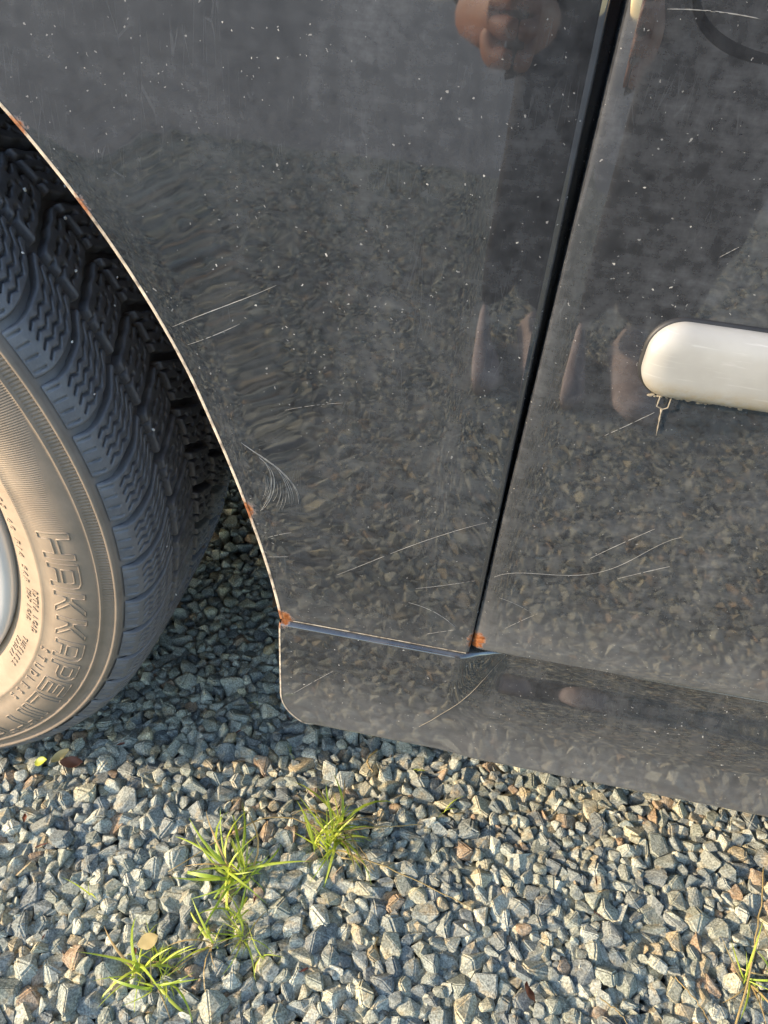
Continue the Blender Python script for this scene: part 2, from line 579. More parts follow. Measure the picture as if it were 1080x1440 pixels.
NX0, NX1, NY0, NY1 = -0.16, 1.14, -0.36, 0.34
nP, nR = tile_points(NX0, NX1, NY0, NY1)
keep = (np.hypot(*(nP[:, None] - ROOTS[None]).transpose(2, 0, 1)) > (nR + 0.0035)[:, None]).all(1)
near = Stones(nP[keep], nR[keep])
px, py, dep = cam_px(near.P)
line = 1016 + 0.193 * (px - 500)                       # below the sill, or in the wheel gap
vis = (px > -15) & (px < 1095) & (py < 1455) & (near.P[:, 1] < 0.125) & ((py > line - 10) | (px < 400))
vis &= ~((px < 250) & (near.P[:, 1] > 0.0) & (near.P[:, 0] < 0.13))
show = np.where(vis, near.r / dep, 0)
big = np.argsort(-show)[:300]
rest = np.setdiff1d(np.arange(near.n), big)
stone_meshes = {}
for i in big:
    k = int(near.k[i])
    if k not in stone_meshes:
        me = mesh_data('stone', SHAPES[k][FINE][0], SHAPES[k][FINE][1], M['stone'], False)
        stone_meshes[k] = me
    o = bpy.data.objects.new('stone', stone_meshes[k])
    m = Matrix([list(r) for r in near.M[i]]).to_4x4()
    o.matrix_world = Matrix.Translation(Vector(near.P[i])) @ m @ Matrix.Diagonal((*near.S[i], 1))
    link(o, ground)
wide = (px > -150) & (px < 1230) & (py < 1600) & (near.P[:, 1] < 0.5)
chunks = [near.mesh(FINE, rest[wide[rest]]), near.mesh(PLAIN, rest[~wide[rest]])]
chunks.append(Stones(*tile_points(NX0, NX1, NY0, NY1, 0.21, 0.13), zoff=-0.0035).mesh(PLAIN))
chunks.append(Stones(*tile_points(-0.5, 0.6, NY1, 1.3)).mesh(PLAIN))
chunks.append(Stones(*tile_points(-0.6, 1.7, -1.3, NY0)).mesh(PLAIN))
for (a, b, c, d) in ((-1.6, 2.6, -3.0, -1.3), (-1.6, -0.6, -1.3, NY0), (1.7, 2.6, -1.3, NY0)):
    s = Stones(*tile_points(a, b, c, d))
    chunks.append(s.mesh(PLAIN, np.where(rng.uniform(size=s.n) < 0.62)[0]))
offs = 0
VV, FF, RR = [], [], []
for V, F, r in chunks:
    VV.append(V); FF.append(F + offs); RR.append(r); offs += len(V)
gm = fast_mesh('gravel', np.concatenate(VV), np.concatenate(FF), M['stone'], np.concatenate(RR), False)
gravel = link(bpy.data.objects.new('gravel', gm), ground)
gravel['kind'] = 'stuff'

# ------------------------------------------------------------------ car body surface
car = empty('parked_car', (0, 0, 0))
tag(car, 'dusty black car with scratched wing, rusty arch edge and silver door strip, parked on gravel', 'car')
Y0 = -0.012
_gx = np.linspace(0.25, 0.56, 1400)
_gs = 0.020 * sig((0.5015 - _gx) / 0.003) * sig((_gx - 0.380) / 0.018) - 0.088 * sig((_gx - 0.5035) / 0.0020)
_gi = np.concatenate([[0], np.cumsum((_gs[1:] + _gs[:-1]) / 2 * np.diff(_gx))])
_gi = _gi[-1] - _gi
_gi = _gi - _gi.min()
def base_y(z):
    d = z - 0.42
    return np.where(d > 0, 0.100 * d * d, 0.09 * d * d)
def fender_y(x, z):
    x = np.asarray(x, float); z = np.asarray(z, float)
    r = np.hypot(x, z - ZC)
    y = Y0 + base_y(z) + np.interp(x, _gx, _gi) * sig((z - 0.40) / 0.025)
    y = y - 0.0012 * np.exp(-((r - 0.399) / 0.026) ** 2) * sig((z - 0.33) / 0.02)
    return y
def door_y(x, z):
    x = np.asarray(x, float); z = np.asarray(z, float)
    return Y0 + base_y(z) + 0.004 * (x - 0.54) + 0.0022 * np.exp(-np.maximum(0, x - door_edge(z)) / 0.0035)
def fend_edge(z):
    return 0.5338 - 0.0022 * np.clip((z - 0.33) / 0.3, 0, 1.4)
def door_edge(z):
    return 0.5366 + 0.0024 * np.clip((z - 0.33) / 0.3, 0, 1.4)
def sill_y(x, z):
    x = np.asarray(x, float); z = np.asarray(z, float)
    a = Y0 - 0.0018 + 0.003 * np.clip((0.285 - z) / 0.10, 0, 1) ** 2
    q = np.clip((z - 0.2945) / 0.003, 0, 1)
    a = a + 0.0055 * (1 - np.sqrt(np.clip(1 - q * q * 0.97, 0, 1)))
    b = Y0 - 0.0015 + 0.014 * sstep(0.235, 0.300, z) + 0.010 * np.clip((z - 0.2915) / 0.006, 0, 1) ** 2
    w = sstep(0.5285, 0.560, x)
    y = a * (1 - w) + b * w
    return y + 0.010 * np.clip((0.1935 - z) / 0.0085, 0, 1) ** 2.5

# fender: arch curve A and outer boundary B, lerped
def arch_point(t):              # t in degrees
    a = math.radians(t)
    rr = 0.399
    x, z = rr * math.cos(a), ZC + rr * math.sin(a)
    if t < 24:
        p = np.polyfit([0.298, 0.335, 0.386, 0.434, 0.460, 0.474], [0.4142, 0.4080, 0.3955, 0.3797, 0.3704, 0.3644], 3)
        w = float(sstep(18, 24, t))
        x = float(np.polyval(p, max(z, 0.2985))) * (1 - w) + x * w
    return x, z
A, B = [], []
ts = [-2.01] + list(np.linspace(-1.5, 60, 120)) + list(np.linspace(61, 182, 70))
for t in ts:
    ax, az = arch_point(t)
    if t <= -2.0: az = 0.2985
    A.append((ax, max(az, 0.2985)))
    if t < 55:
        s = (t + 2.01) / 57.01
        bz = 0.2985 + (0.95 - 0.2985) * s ** 1.35
        B.append((float(fend_edge(bz)), bz))
    elif t < 130:
        s = (t - 55) / 75
        B.append((0.53072 - 1.23 * s, 0.95))
    else:
        s = (t - 130) / 52
        B.append((-0.70, 0.95 - 0.65 * s))
NS = 90
verts = []
for (a, b) in zip(A, B):
    for j in range(NS):
        s = j / (NS - 1)
        x = a[0] + (b[0] - a[0]) * s; z = a[1] + (b[1] - a[1]) * s
        verts.append((x, float(fender_y(x, z)), z))
nA = len(A)
faces = grid_faces(nA, NS)
# rolled return flange at the door gap (last column, first 100 rows)
gap_rows = [i for i in range(nA) if ts[i] < 55]
prev = None
for i in gap_rows:
    x, y, z = verts[i * NS + NS - 1]
    base = len(verts)
    verts += [(x + 0.0010, y + 0.0006, z), (x + 0.0016, y + 0.0022, z), (x + 0.0017, y + 0.022, z)]
    if prev is not None:
        pi, pb = prev
        c0, c1 = pi * NS + NS - 1, i * NS + NS - 1
        faces += [(c0, pb, base, c1), (pb, pb + 1, base + 1, base), (pb + 1, pb + 2, base + 2, base + 1)]
    prev = (i, base)
# bottom edge return
prev = None
for j in range(NS):
    x, y, z = verts[j]
    base = len(verts)
    verts += [(x, y + 0.0007, z - 0.0008), (x, y + 0.014, z - 0.0010)]
    if prev is not None:
        faces += [(prev[0], j, base, prev[1]), (prev[1], base, base + 1, prev[1] + 1)]
    prev = (j, base)
def fix_normals(me):
    bm = bmesh.new(); bm.from_mesh(me)
    bmesh.ops.recalc_face_normals(bm, faces=bm.faces)
    bm.to_mesh(me); bm.free()
fender = mesh_obj('front_wing', verts, faces, M['paint'], car)
fix_normals(fender.data)

# edge strip of the arch, and of the sill's front end
def edge_strip(name, pts, parent, mat, w=0.0025, depth=0.012):
    """pts: list of (x,y,z, nx,nz) where (nx,nz) points towards the opening"""
    v = []
    for (x, y, z, nx, nz) in pts:
        v += [(x, y - 0.0002, z), (x + nx * w * 0.6, y - 0.0004, z + nz * w * 0.6), (x + nx * w, y + w * 0.5, z + nz * w),
              (x + nx * w, y + depth, z + nz * w), (x, y + depth, z)]
    o = mesh_obj(name, v, grid_faces(len(pts), 5), mat, parent)
    fix_normals(o.data)
    return o
lp = []
for i in range(nA):
    x, z = A[i]
    if i < nA - 1:
        dx, dz = A[i + 1][0] - x, A[i + 1][1] - z
    L = math.hypot(dx, dz) + 1e-9
    lp.append((x, float(fender_y(x, z)), z, -dz / L, dx / L))
edge_strip('arch_lip', lp, fender, M['lip'])
edge_strip('lower_edge', [(x, float(fender_y(x, 0.2985)), 0.2985, 0, -1) for x in np.linspace(0.4150, 0.5335, 60)], fender, M['lip'], 0.0008, 0.004)

# sill
def sill_left(z):
    if z > 0.222: return 0.4135
    return 0.4495 - math.sqrt(max(0, 0.036 ** 2 - (z - 0.222) ** 2))
zs = list(np.linspace(0.2975, 0.2895, 22)) + list(np.linspace(0.288, 0.196, 34)) + list(np.linspace(0.195, 0.186, 9))
xs_t = np.concatenate([np.linspace(0, 0.06, 50), np.linspace(0.0612, 0.16, 60), np.linspace(0.17, 1, 40)])
verts = []
for z in zs:
    xl = sill_left(z)
    for t in xs_t:
        x = xl + (1.75 - xl) * (t if t > 0.05 else t)
        verts.append((x, float(sill_y(x, z)), z))
faces = grid_faces(len(zs), len(xs_t))
nb = len(xs_t)
lastrow = (len(zs) - 1) * nb
base = len(verts)
for t in range(nb):
    x, y, z = verts[lastrow + t]
    verts += [(x, y + 0.012, z - 0.0025), (x, y + 0.05, z - 0.001)]
    if t:
        a = base + 2 * (t - 1); b = base + 2 * t
        faces += [(lastrow + t - 1, lastrow + t, b, a), (a, b, b + 1, a + 1)]
base = len(verts)
for t in range(nb):
    x, y, z = verts[t]
    verts += [(x, y + 0.03, z + (0.002 if x < 0.53 else 0.0045))]
    if t:
        faces.append((t - 1, t, base + t, base + t - 1))
sill = mesh_obj('sill', verts, faces, M['sill_paint'], car)
fix_normals(sill.data)
lp = []
sz = list(np.linspace(0.2965, 0.222, 24)) + [0.222 - 0.036 * math.sin(a) for a in np.linspace(0.04, 1.5, 22)]
for i, z in enumerate(sz):
    x = sill_left(z)
    if z >= 0.222: nx, nz = -1, 0
    else:
        nx, nz = (x - 0.4495) / 0.036, (z - 0.222) / 0.036
    lp.append((x, float(sill_y(x, z)), z, nx, nz))
edge_strip('sill_edge', lp, sill, M['lip'], 0.0013, 0.03)

# door
DX1, DZ0, DZ1 = 1.62, 0.3025, 0.95
zs = np.concatenate([np.linspace(DZ0, DZ0 + 0.012, 8), np.linspace(DZ0 + 0.016, DZ1, 110)])
ux = np.concatenate([np.linspace(0, 0.018, 16), np.linspace(0.021, 0.30, 60), np.linspace(0.32, 1, 30)])
verts = []
for z in zs:
    xl = float(door_edge(z))
    for t in ux:
        x = xl + (DX1 - xl) * t
        y = float(door_y(x, z)) + 0.0012 * math.exp(-(z - DZ0) / 0.0025)
        verts.append((x, y, z))
nu = len(ux)
faces = grid_faces(len(zs), nu)
base = len(verts)
for i in range(len(zs)):
    x, y, z = verts[i * nu]
    verts += [(x - 0.0006, y + 0.0012, z), (x - 0.0007, y + 0.024, z)]
    if i:
        a, b = base + 2 * (i - 1), base + 2 * i
        faces += [((i - 1) * nu, i * nu, b, a), (a, b, b + 1, a + 1)]
base = len(verts)
for t in range(nu):
    x, y, z = verts[t]
    verts += [(x, y + 0.0012, z - 0.0008), (x, y + 0.024, z - 0.0006)]
    if t:
        a, b = base + 2 * (t - 1), base + 2 * t
        faces += [(t - 1, t, b, a), (a, b, b + 1, a + 1)]
door = mesh_obj('front_door', verts, faces, M['door_paint'], car)
fix_normals(door.data)

# door pillar behind the gap, and the dark cavity under the door
def box_verts(x0, x1, y0, y1, z0, z1):
    v = [(x0, y0, z0), (x1, y0, z0), (x1, y1, z0), (x0, y1, z0), (x0, y0, z1), (x1, y0, z1), (x1, y1, z1), (x0, y1, z1)]
    f = [(0, 3, 2, 1), (4, 5, 6, 7), (0, 1, 5, 4), (1, 2, 6, 5), (2, 3, 7, 6), (3, 0, 4, 7)]
    return v, f
def bevel_box(name, b, mat, parent, w=0.004):
    v, f = box_verts(*b)
    o = mesh_obj(name, v, f, mat, parent, False)
    bm = bmesh.new(); bm.from_mesh(o.data)
    bmesh.ops.bevel(bm, geom=list(bm.edges), offset=w, segments=2, affect='EDGES')
    bm.to_mesh(o.data); bm.free()
    return o
bevel_box('door_pillar', (0.516, 0.556, 0.020, 0.09, 0.31, 0.95), M['jamb'], car)
bevel_box('inner_sill', (0.52, 1.7, 0.036, 0.12, 0.22, 0.318), M['jamb'], car)
bevel_box('inner_wing', (0.428, 0.515, 0.03, 0.05, 0.195, 0.93), M['dark'], car)
# underbody, bonnet, bumper, unseen far side
bevel_box('underbody', (0.44, 3.2, 0.06, 1.66, 0.200, 0.24), M['dark'], car)
bevel_box('front_underbody', (-0.70, 0.438, 0.26, 1.45, 0.222, 0.27), M['dark'], car)
bevel_box('unseen_far_side', (-0.70, 3.2, 1.67, 1.70, 0.10, 0.95), M['paint'], car)  # unseen; bottom edge set low to block light from under the car
# arch liner: half shell
v = []
for a in np.linspace(-0.06, math.pi + 0.06, 60):
    for (rr, y) in ((0.403, 0.006), (0.412, 0.02), (0.415, 0.10), (0.415, 0.23), (0.40, 0.245), (0.25, 0.25), (0.12, 0.25)):
        v.append((rr * math.cos(a), y, ZC + rr * math.sin(a)))
mesh_obj('arch_liner', v, grid_faces(60, 7), M['dark'], car)
v = []
for (x, z) in ((0.53, 0.953), (0.2, 0.94), (-0.2, 0.90), (-0.55, 0.83), (-0.70, 0.76)):
    for y, dz in ((0.06, -0.004), (0.12, 0.018), (0.4, 0.04), (0.85, 0.05), (1.3, 0.04), (1.6, 0.018), (1.66, -0.004)):
        v.append((x, y, z + dz))
mesh_obj('bonnet', v, grid_faces(5, 7), M['paint'], car)
v = []
for (yy, dx) in ((0.02, 0.03), (0.06, -0.03), (0.20, -0.10), (0.85, -0.16), (1.5, -0.10), (1.64, -0.03), (1.68, 0.03)):
    for (z, ddx) in ((0.205, 0.03), (0.235, 0.0), (0.45, -0.02), (0.55, 0.0), (0.76, 0.05)):
        v.append((-0.70 + dx + ddx, yy, z))
mesh_obj('front_bumper', v, grid_faces(7, 5), M['paint'], car)

# ------------------------------------------------------------------ silver strip on the door
TX0, TX1, TZ0, TZ1, TR = 0.5810, 1.45, 0.4985, 0.5342, 0.0145
def rbox_d(x, z):
    cx, cz = (TX0 + TX1) / 2, (TZ0 + TZ1) / 2
    qx = abs(x - cx) - (TX1 - TX0) / 2 + TR
    qz = abs(z - cz) - (TZ1 - TZ0) / 2 + TR
    return -(math.hypot(max(qx, 0), max(qz, 0)) + min(max(qx, qz), 0) - TR)
def rz(x):
    e = min(x - TX0, TX1 - x)
    if e >= TR: return 0.0
    return TR - math.sqrt(max(0, TR * TR - (TR - e) ** 2))
xsx = [TX0 + TR * (1 - math.cos(a)) for a in np.linspace(0, math.pi / 2, 18)] + list(np.linspace(TX0 + TR + 0.002, TX1 - TR, 60)) + \
      [TX1 - TR * (1 - math.sin(a)) for a in np.linspace(0.1, math.pi / 2, 10)]
v = []
NZT = 31
for x in xsx:
    k = rz(x)
    for j in range(NZT):
        s = 0.5 - 0.5 * math.cos(math.pi * j / (NZT - 1))
        z = TZ0 + k + (TZ1 - TZ0 - 2 * k) * s
        d = max(0, rbox_d(x, z))
        e = min(d / 0.010, 1)
        h = 0.0022 + 0.0055 * math.sqrt(max(0, 1 - (1 - e) ** 2)) + 0.0022 * (1 - ((z - 0.5163) / 0.018) ** 2)
        v.append((x, float(door_y(x, z)) - h, z))
faces = grid_faces(len(xsx), NZT)
n0 = len(v)
rim_idx = [i * NZT for i in range(len(xsx))] + [(len(xsx) - 1) * NZT + j for j in range(1, NZT)] + \
          [i * NZT + NZT - 1 for i in range(len(xsx) - 2, -1, -1)] + [j for j in range(NZT - 2, 0, -1)]
for q in rim_idx:
    x, y, z = v[q]
    v.append((x, float(door_y(x, z)) + 0.002, z))
for a in range(len(rim_idx)):
    b = (a + 1) % len(rim_idx)
    faces.append((rim_idx[a], rim_idx[b], n0 + b, n0 + a))
strip = mesh_obj('door_strip', v, faces, M['trim'], door)
gv = []
for q in rim_idx:
    x, y, z = v[q]
    cx = min(max(x, TX0 + TR), TX1 - TR); cz = min(max(z, TZ0 + TR), TZ1 - TR)
    dx, dz_ = x - cx, z - cz
    L = math.hypot(dx, dz_) + 1e-9
    for e, lift in ((-0.0005, 0.0016), (0.0007, 0.0014), (0.0013, 0.0006), (0.0015, -0.0006)):
        xx, zz = x + dx / L * e, z + dz_ / L * e
        gv.append((xx, float(door_y(xx, zz)) - lift, zz))
contact_shadow = mesh_obj('contact_shadow', gv, grid_faces(len(rim_idx), 4, True), M['plastic'], strip)  # added dark rim imitating the strip's contact shadow and reflection
fix_normals(contact_shadow.data)
CV, CF, co_ = [], [], 0
for i in range(70):
    P_, F_ = SHAPES[i % len(SHAPES)][PLAIN]
    x = TX0 + 0.008 + 0.32 * rng.uniform() ** 1.6
    sz = rng.uniform(0.0003, 0.0010)
    z = TZ0 - 0.0006 - rng.uniform(0, 0.0012)
    CV.append(P_ * sz * np.array([1.5, 0.7, 0.8]) + np.array([x, float(door_y(x, z)) - 0.0006, z])); CF.append(F_ + co_); co_ += len(P_)
crumbs = mesh_obj('dirt_crumbs', np.concatenate(CV), np.concatenate(CF), M['drip'], strip, False)
crumbs['kind'] = 'stuff'
strip['label'] = 'pale silver rubbing strip with rounded front end'
fix_normals(strip.data)

# ------------------------------------------------------------------ marks on the paint: scratches as fine raised slivers
def surf(x, z):
    if z < 0.2978 or (z < 0.302 and x > 0.536): return float(sill_y(x, z))
    if x < 0.535: return float(fender_y(x, z))
    return float(door_y(x, z))
def smooth_path(pts, n):
    P = np.array(pts, float)
    t = np.concatenate([[0], np.cumsum(np.hypot(*np.diff(P, axis=0).T))])
    u = np.linspace(0, t[-1], n)
    # Catmull-like smoothing through cubic fit per coordinate
    if len(P) > 2:
        c = [np.polyfit(t, P[:, i], min(len(P) - 1, 4)) for i in (0, 1)]
        return np.stack([np.polyval(ci, u) for ci in c], 1)
    return np.stack([np.interp(u, t, P[:, i]) for i in (0, 1)], 1)
def sliver(name, pts, w, parent, mat=None, lift=0.00015, n=24, wob=0.0, jit=True):
    P = smooth_path(pts, n)
    if wob:
        P = P + np.cumsum(rng.normal(0, wob, P.shape), axis=0)
    v = []
    for i in range(n):
        d = P[min(i + 1, n - 1)] - P[max(i - 1, 0)]
        d = d / (np.linalg.norm(d) + 1e-9)
        nrm = np.array([-d[1], d[0]])
        ww = 0.6 * w * (0.25 + 0.75 * math.sin(math.pi * (i + 0.4) / (n - 0.2)) ** 0.6) * (0.6 + 0.8 * rng.uniform() if jit else 1.6)
        for s, l in ((-0.5, 0), (0, 1), (0.5, 0)):
            x, z = P[i] + nrm * ww * s
            v.append((x, surf(x, z) - 0.00006 - lift * l, z))
    fc = grid_faces(n, 3)
    if name == 'scratch':
        fc = [f for i, f in enumerate(fc) if (i // 2) in (0, 1) or rng.uniform() > 0.10]
    return mesh_obj(name, v, fc, mat or M['scratch'], parent)
F_SCR = [([(0.3594, 0.4931), (0.3807, 0.5047), (0.3968, 0.5132), (0.4117, 0.5218)], 0.00055),
         ([(0.3666, 0.4848), (0.3836, 0.4937), (0.3935, 0.4998)], 0.0004),
         ([(0.4482, 0.3469), (0.4748, 0.3684), (0.4978, 0.3864), (0.5290, 0.4057)], 0.0005),
         ([(0.496, 0.3474), (0.512, 0.354), (0.529, 0.3618)], 0.0004),
         ([(0.493, 0.3344), (0.5088, 0.3304), (0.5233, 0.3202)], 0.0006),
         ([(0.4062, 0.368), (0.4150, 0.3725), (0.4200, 0.3745)], 0.0005),
         ([(0.405, 0.352), (0.418, 0.355)], 0.0003),
         ([(0.5069, 0.3092), (0.524, 0.318)], 0.0003),
         ([(0.416, 0.4560), (0.432, 0.4620), (0.446, 0.4660)], 0.0003)]
for pts, w in F_SCR:
    sliver('scratch', pts, w, fender)
D_SCR = [([(0.5395, 0.3668), (0.5758, 0.3781), (0.5974, 0.3867), (0.6137, 0.4038), (0.6295, 0.4191)], 0.00055),
         ([(0.5877, 0.394), (0.5997, 0.4067), (0.6142, 0.4211)], 0.0005),
         ([(0.6055, 0.3826), (0.6176, 0.3905), (0.6305, 0.3984)], 0.0007),
         ([(0.5751, 0.4718), (0.586, 0.4811), (0.5939, 0.4882)], 0.0006),
         ([(0.5523, 0.6422), (0.5665, 0.643), (0.5858, 0.6422)], 0.0006),
         ([(0.553, 0.327), (0.561, 0.336), (0.569, 0.3445)], 0.0004),
         ([(0.598, 0.562), (0.604, 0.567)], 0.0005),
         ([(0.545, 0.352), (0.556, 0.349), (0.566, 0.344)], 0.0004)]
for pts, w in D_SCR:
    sliver('scratch', pts, w, door)
# the bundle of curved scuffs by the arch
CURV = [[(0.3919, 0.4319), (0.4055, 0.4229), (0.4174, 0.4133), (0.4240, 0.3965)],
        [(0.3935, 0.4308), (0.4085, 0.4215), (0.4195, 0.4115), (0.4248, 0.3975)],
        [(0.4015, 0.4245), (0.4070, 0.4175), (0.4072, 0.3995), (0.4019, 0.3872)],
        [(0.4020, 0.4235), (0.4094, 0.4141), (0.4082, 0.3979), (0.4029, 0.3880)],
        [(0.4095, 0.4213), (0.4160, 0.4100), (0.4187, 0.3960)],
        [(0.4105, 0.4193), (0.4178, 0.4084), (0.4203, 0.3958)],
        [(0.4134, 0.4173), (0.4203, 0.4040), (0.4211, 0.3965)]]
for i, p in enumerate(CURV):
    sliver('scuff', p, 0.0007 if i < 4 else 0.00045, fender)
for i in range(16):
    a = rng.uniform(0, 1)
    x0 = 0.4045 + 0.013 * a; z0 = 0.4130 - 0.004 * a + rng.normal(0, 0.002)
    sliver('scuff', [(x0, z0), (x0 + 0.0005, z0 - 0.008), (x0 - 0.002, z0 - 0.017 + rng.normal(0, 0.002))], 0.0003, fender, n=10)
sliver('scratch', [(0.4226, 0.2263), (0.4351, 0.242), (0.4495, 0.2592)], 0.0005, sill)
straw_s = sliver('straw_strand', [(0.5128, 0.215), (0.5375, 0.2535), (0.553, 0.2800), (0.5620, 0.2955)], 0.00045, sill, M['drip'], 0.0003, wob=0.00008)
# dark arc painted as a strap's reflection at the top of the door
arc_pts = [(0.5600, 0.6500), (0.5640, 0.6410), (0.5700, 0.6362), (0.5800, 0.6325), (0.5906, 0.6310), (0.6000, 0.6312)]
sliver('arc_reflection', arc_pts, 0.0042, door, paint_material('arc_reflection_paint', 0.0, 0.0), 0.00003, 60, 0.0, False)
# dried drip hanging under the strip
def tube(name, pts, rad, mat, parent=None, n=8, closed=False):
    P = [Vector(p) for p in pts]
    v, f = [], []
    m = len(P)
    for i in range(m):
        if closed: d = P[(i + 1) % m] - P[i - 1]
        else: d = P[min(i + 1, m - 1)] - P[max(i - 1, 0)]
        d.normalize()
        a = d.orthogonal().normalized()
        a = (Vector((0, -1, 0)) - d * d.dot(Vector((0, -1, 0)))).normalized() if abs(d.y) < 0.95 else a
        b = d.cross(a)
        r = rad[i] if hasattr(rad, '__len__') else rad
        for k in range(n):
            q = 2 * math.pi * k / n
            v.append(P[i] + (a * math.cos(q) + b * math.sin(q)) * r)
    f = []
    for i in range(m if closed else m - 1):
        for k in range(n):
            f.append((i * n + k, ((i + 1) % m) * n + k, ((i + 1) % m) * n + (k + 1) % n, i * n + (k + 1) % n))
    if not closed:
        f.append(tuple(range(n))); f.append(tuple((m - 1) * n + k for k in range(n)))
    o = mesh_obj(name, v, f, mat, parent)
    fix_normals(o.data)
    return o
dz = [0.5000, 0.4975, 0.4945, 0.4925]
tube('dried_drip', [(0.5935, surf(0.5935, z) - 0.0018, z) for z in dz] + [(0.5965, surf(0.5965, 0.496) - 0.0016, 0.4912)] +
     [(0.5985, surf(0.5985, z) - 0.0018, z) for z in dz[::-1]], 0.00032, M['drip'], strip)
tube('dried_drip', [(0.5963 + 0.0003 * i, surf(0.597, 0.491 - 0.003 * i) - 0.0008, 0.491 - 0.0024 * i) for i in range(7)],
     [0.0007, 0.00025, 0.0005, 0.0002, 0.0004, 0.00015, 0.0001], M['drip'], strip)

# ------------------------------------------------------------------ wheel
wheel = empty('front_wheel', (0, 0, ZC), car)
prof = [(0.214, 0.024), (0.2195, 0.008), (0.2225, 0.0045), (0.226, 0.001), (0.232, -0.0030), (0.239, -0.0065), (0.2455, -0.0088), (0.2468, -0.0098),
        (0.2480, -0.0092), (0.255, -0.0108), (0.262, -0.0115), (0.270, -0.0110), (0.278, -0.0092), (0.2845, -0.0066), (0.2860, -0.0060), (0.2868, -0.0074),
        (0.2880, -0.0076), (0.2888, -0.0056), (0.2955, -0.0034), (0.2966, -0.0050), (0.2985, -0.0052), (0.2996, -0.0030), (0.3005, 0.0000), (0.3030, 0.0024),
        (0.3075, 0.0075), (0.3105, 0.0150), (0.3132, 0.026), (0.3140, 0.05), (0.3142, 0.10), (0.3140, 0.15), (0.3132, 0.174), (0.3105, 0.185), (0.3075, 0.1925),
        (0.300, 0.199), (0.285, 0.206), (0.262, 0.210), (0.240, 0.206), (0.224, 0.198), (0.214, 0.18)]
NTH = 220
v = []
for i in range(NTH):
    a = 2 * math.pi * i / NTH
    for (r, y) in prof:
        v.append((r * math.cos(a), y, r * math.sin(a)))
tyre = mesh_obj('tyre', v, grid_faces(NTH, len(prof), True), M['sidewall'], wheel)
fix_normals(tyre.data)
pr = np.array(prof[:26])
def side_y(r):
    return float(np.interp(r, pr[:, 0], pr[:, 1]))

# raised lettering: outlines drawn as fine ridges
G = {
 'H': [[(0, 0), (0.22, 0), (0.22, 0.40), (0.78, 0.40), (0.78, 0), (1, 0), (1, 1), (0.78, 1), (0.78, 0.60), (0.22, 0.60), (0.22, 1), (0, 1)]],
 'a': [[(0, 0), (0.22, 0), (0.22, 0.26), (0.78, 0.26), (0.78, 0), (1, 0), (1, 0.72), (0.93, 0.92), (0.72, 1), (0, 1), (0, 0.80)],
       [(0.22, 0.44), (0.78, 0.44), (0.78, 0.68), (0.72, 0.80), (0.22, 0.80)]],
 'K': [[(0, 0), (0.22, 0), (0.22, 0.40), (0.34, 0.40), (0.76, 0), (1, 0), (0.50, 0.50), (1, 1), (0.76, 1), (0.34, 0.60), (0.22, 0.60), (0.22, 1), (0, 1)]],
 'P': [[(0, 0), (0.22, 0), (0.22, 0.32), (0.74, 0.32), (0.94, 0.42), (1, 0.58), (1, 0.78), (0.92, 0.94), (0.74, 1), (0, 1)],
       [(0.22, 0.50), (0.72, 0.50), (0.79, 0.60), (0.79, 0.74), (0.72, 0.82), (0.22, 0.82)]],
 'E': [[(0, 0), (1, 0), (1, 0.19), (0.22, 0.19), (0.22, 0.40), (0.9, 0.40), (0.9, 0.59), (0.22, 0.59), (0.22, 0.81), (1, 0.81), (1, 1), (0, 1)]],
 'L': [[(0, 0), (1, 0), (1, 0.19), (0.22, 0.19), (0.22, 1), (0, 1)]],
 'I': [[(0, 0), (1, 0), (1, 1), (0, 1)]],
 'T': [[(0.39, 0), (0.61, 0), (0.61, 0.81), (1, 0.81), (1, 1), (0, 1), (0, 0.81), (0.39, 0.81)]],
}
def ring_tube(P2, ra, rb, a0, da, rad, dens):
    """closed outline of letter coordinates -> ridge on the sidewall. a0: start angle (deg), da: width (deg)"""
    pts = []
    m = len(P2)
    for i in range(m):
        p, q = P2[i], P2[(i + 1) % m]
        L = math.hypot((q[0] - p[0]), (q[1] - p[1]))
        n = max(2, int(L * dens))
        for j in range(n):
            s = j / n
            pts.append((p[0] + (q[0] - p[0]) * s, p[1] + (q[1] - p[1]) * s))
    out = []
    for (lx, ly) in pts:
        r = ra + (rb - ra) * ly
        a = math.radians(a0 - da * lx)
        out.append(Vector((r * math.cos(a), side_y(r) - 0.0001, r * math.sin(a))))
    return out
LV, LF = [], []
def add_ring(P, rad, n=5):
    base = len(LV)
    m = len(P)
    for i in range(m):
        d = (P[(i + 1) % m] - P[i - 1]).normalized()
        nrm = Vector((0, -1, 0))
        b = d.cross(nrm).normalized()
        for k in range(n):
            q = 2 * math.pi * k / n
            LV.append(P[i] + nrm * math.cos(q) * rad * 1.0 + b * math.sin(q) * rad)
    for i in range(m):
        for k in range(n):
            LF.append((base + i * n + k, base + ((i + 1) % m) * n + k, base + ((i + 1) % m) * n + (k + 1) % n, base + i * n + (k + 1) % n))
a = 5.6
for ch in 'HaKKaPELIITTa':
    w = 1.15 if ch == 'I' else (4.4 if ch == 'L' else 4.75)
    for ring in G[ch]:
        dr = 0.0085 * min(1.0, max(0.0, (2.0 - a) / 48))
        add_ring(ring_tube(ring, 0.2555 + dr, 0.2765 + dr * 0.85, a, w, 0.0005, 9), 0.00062)
    a -= w + 0.95
letters = mesh_obj('raised_lettering', LV, LF, M['sidewall'], wheel)
fix_normals(letters.data)

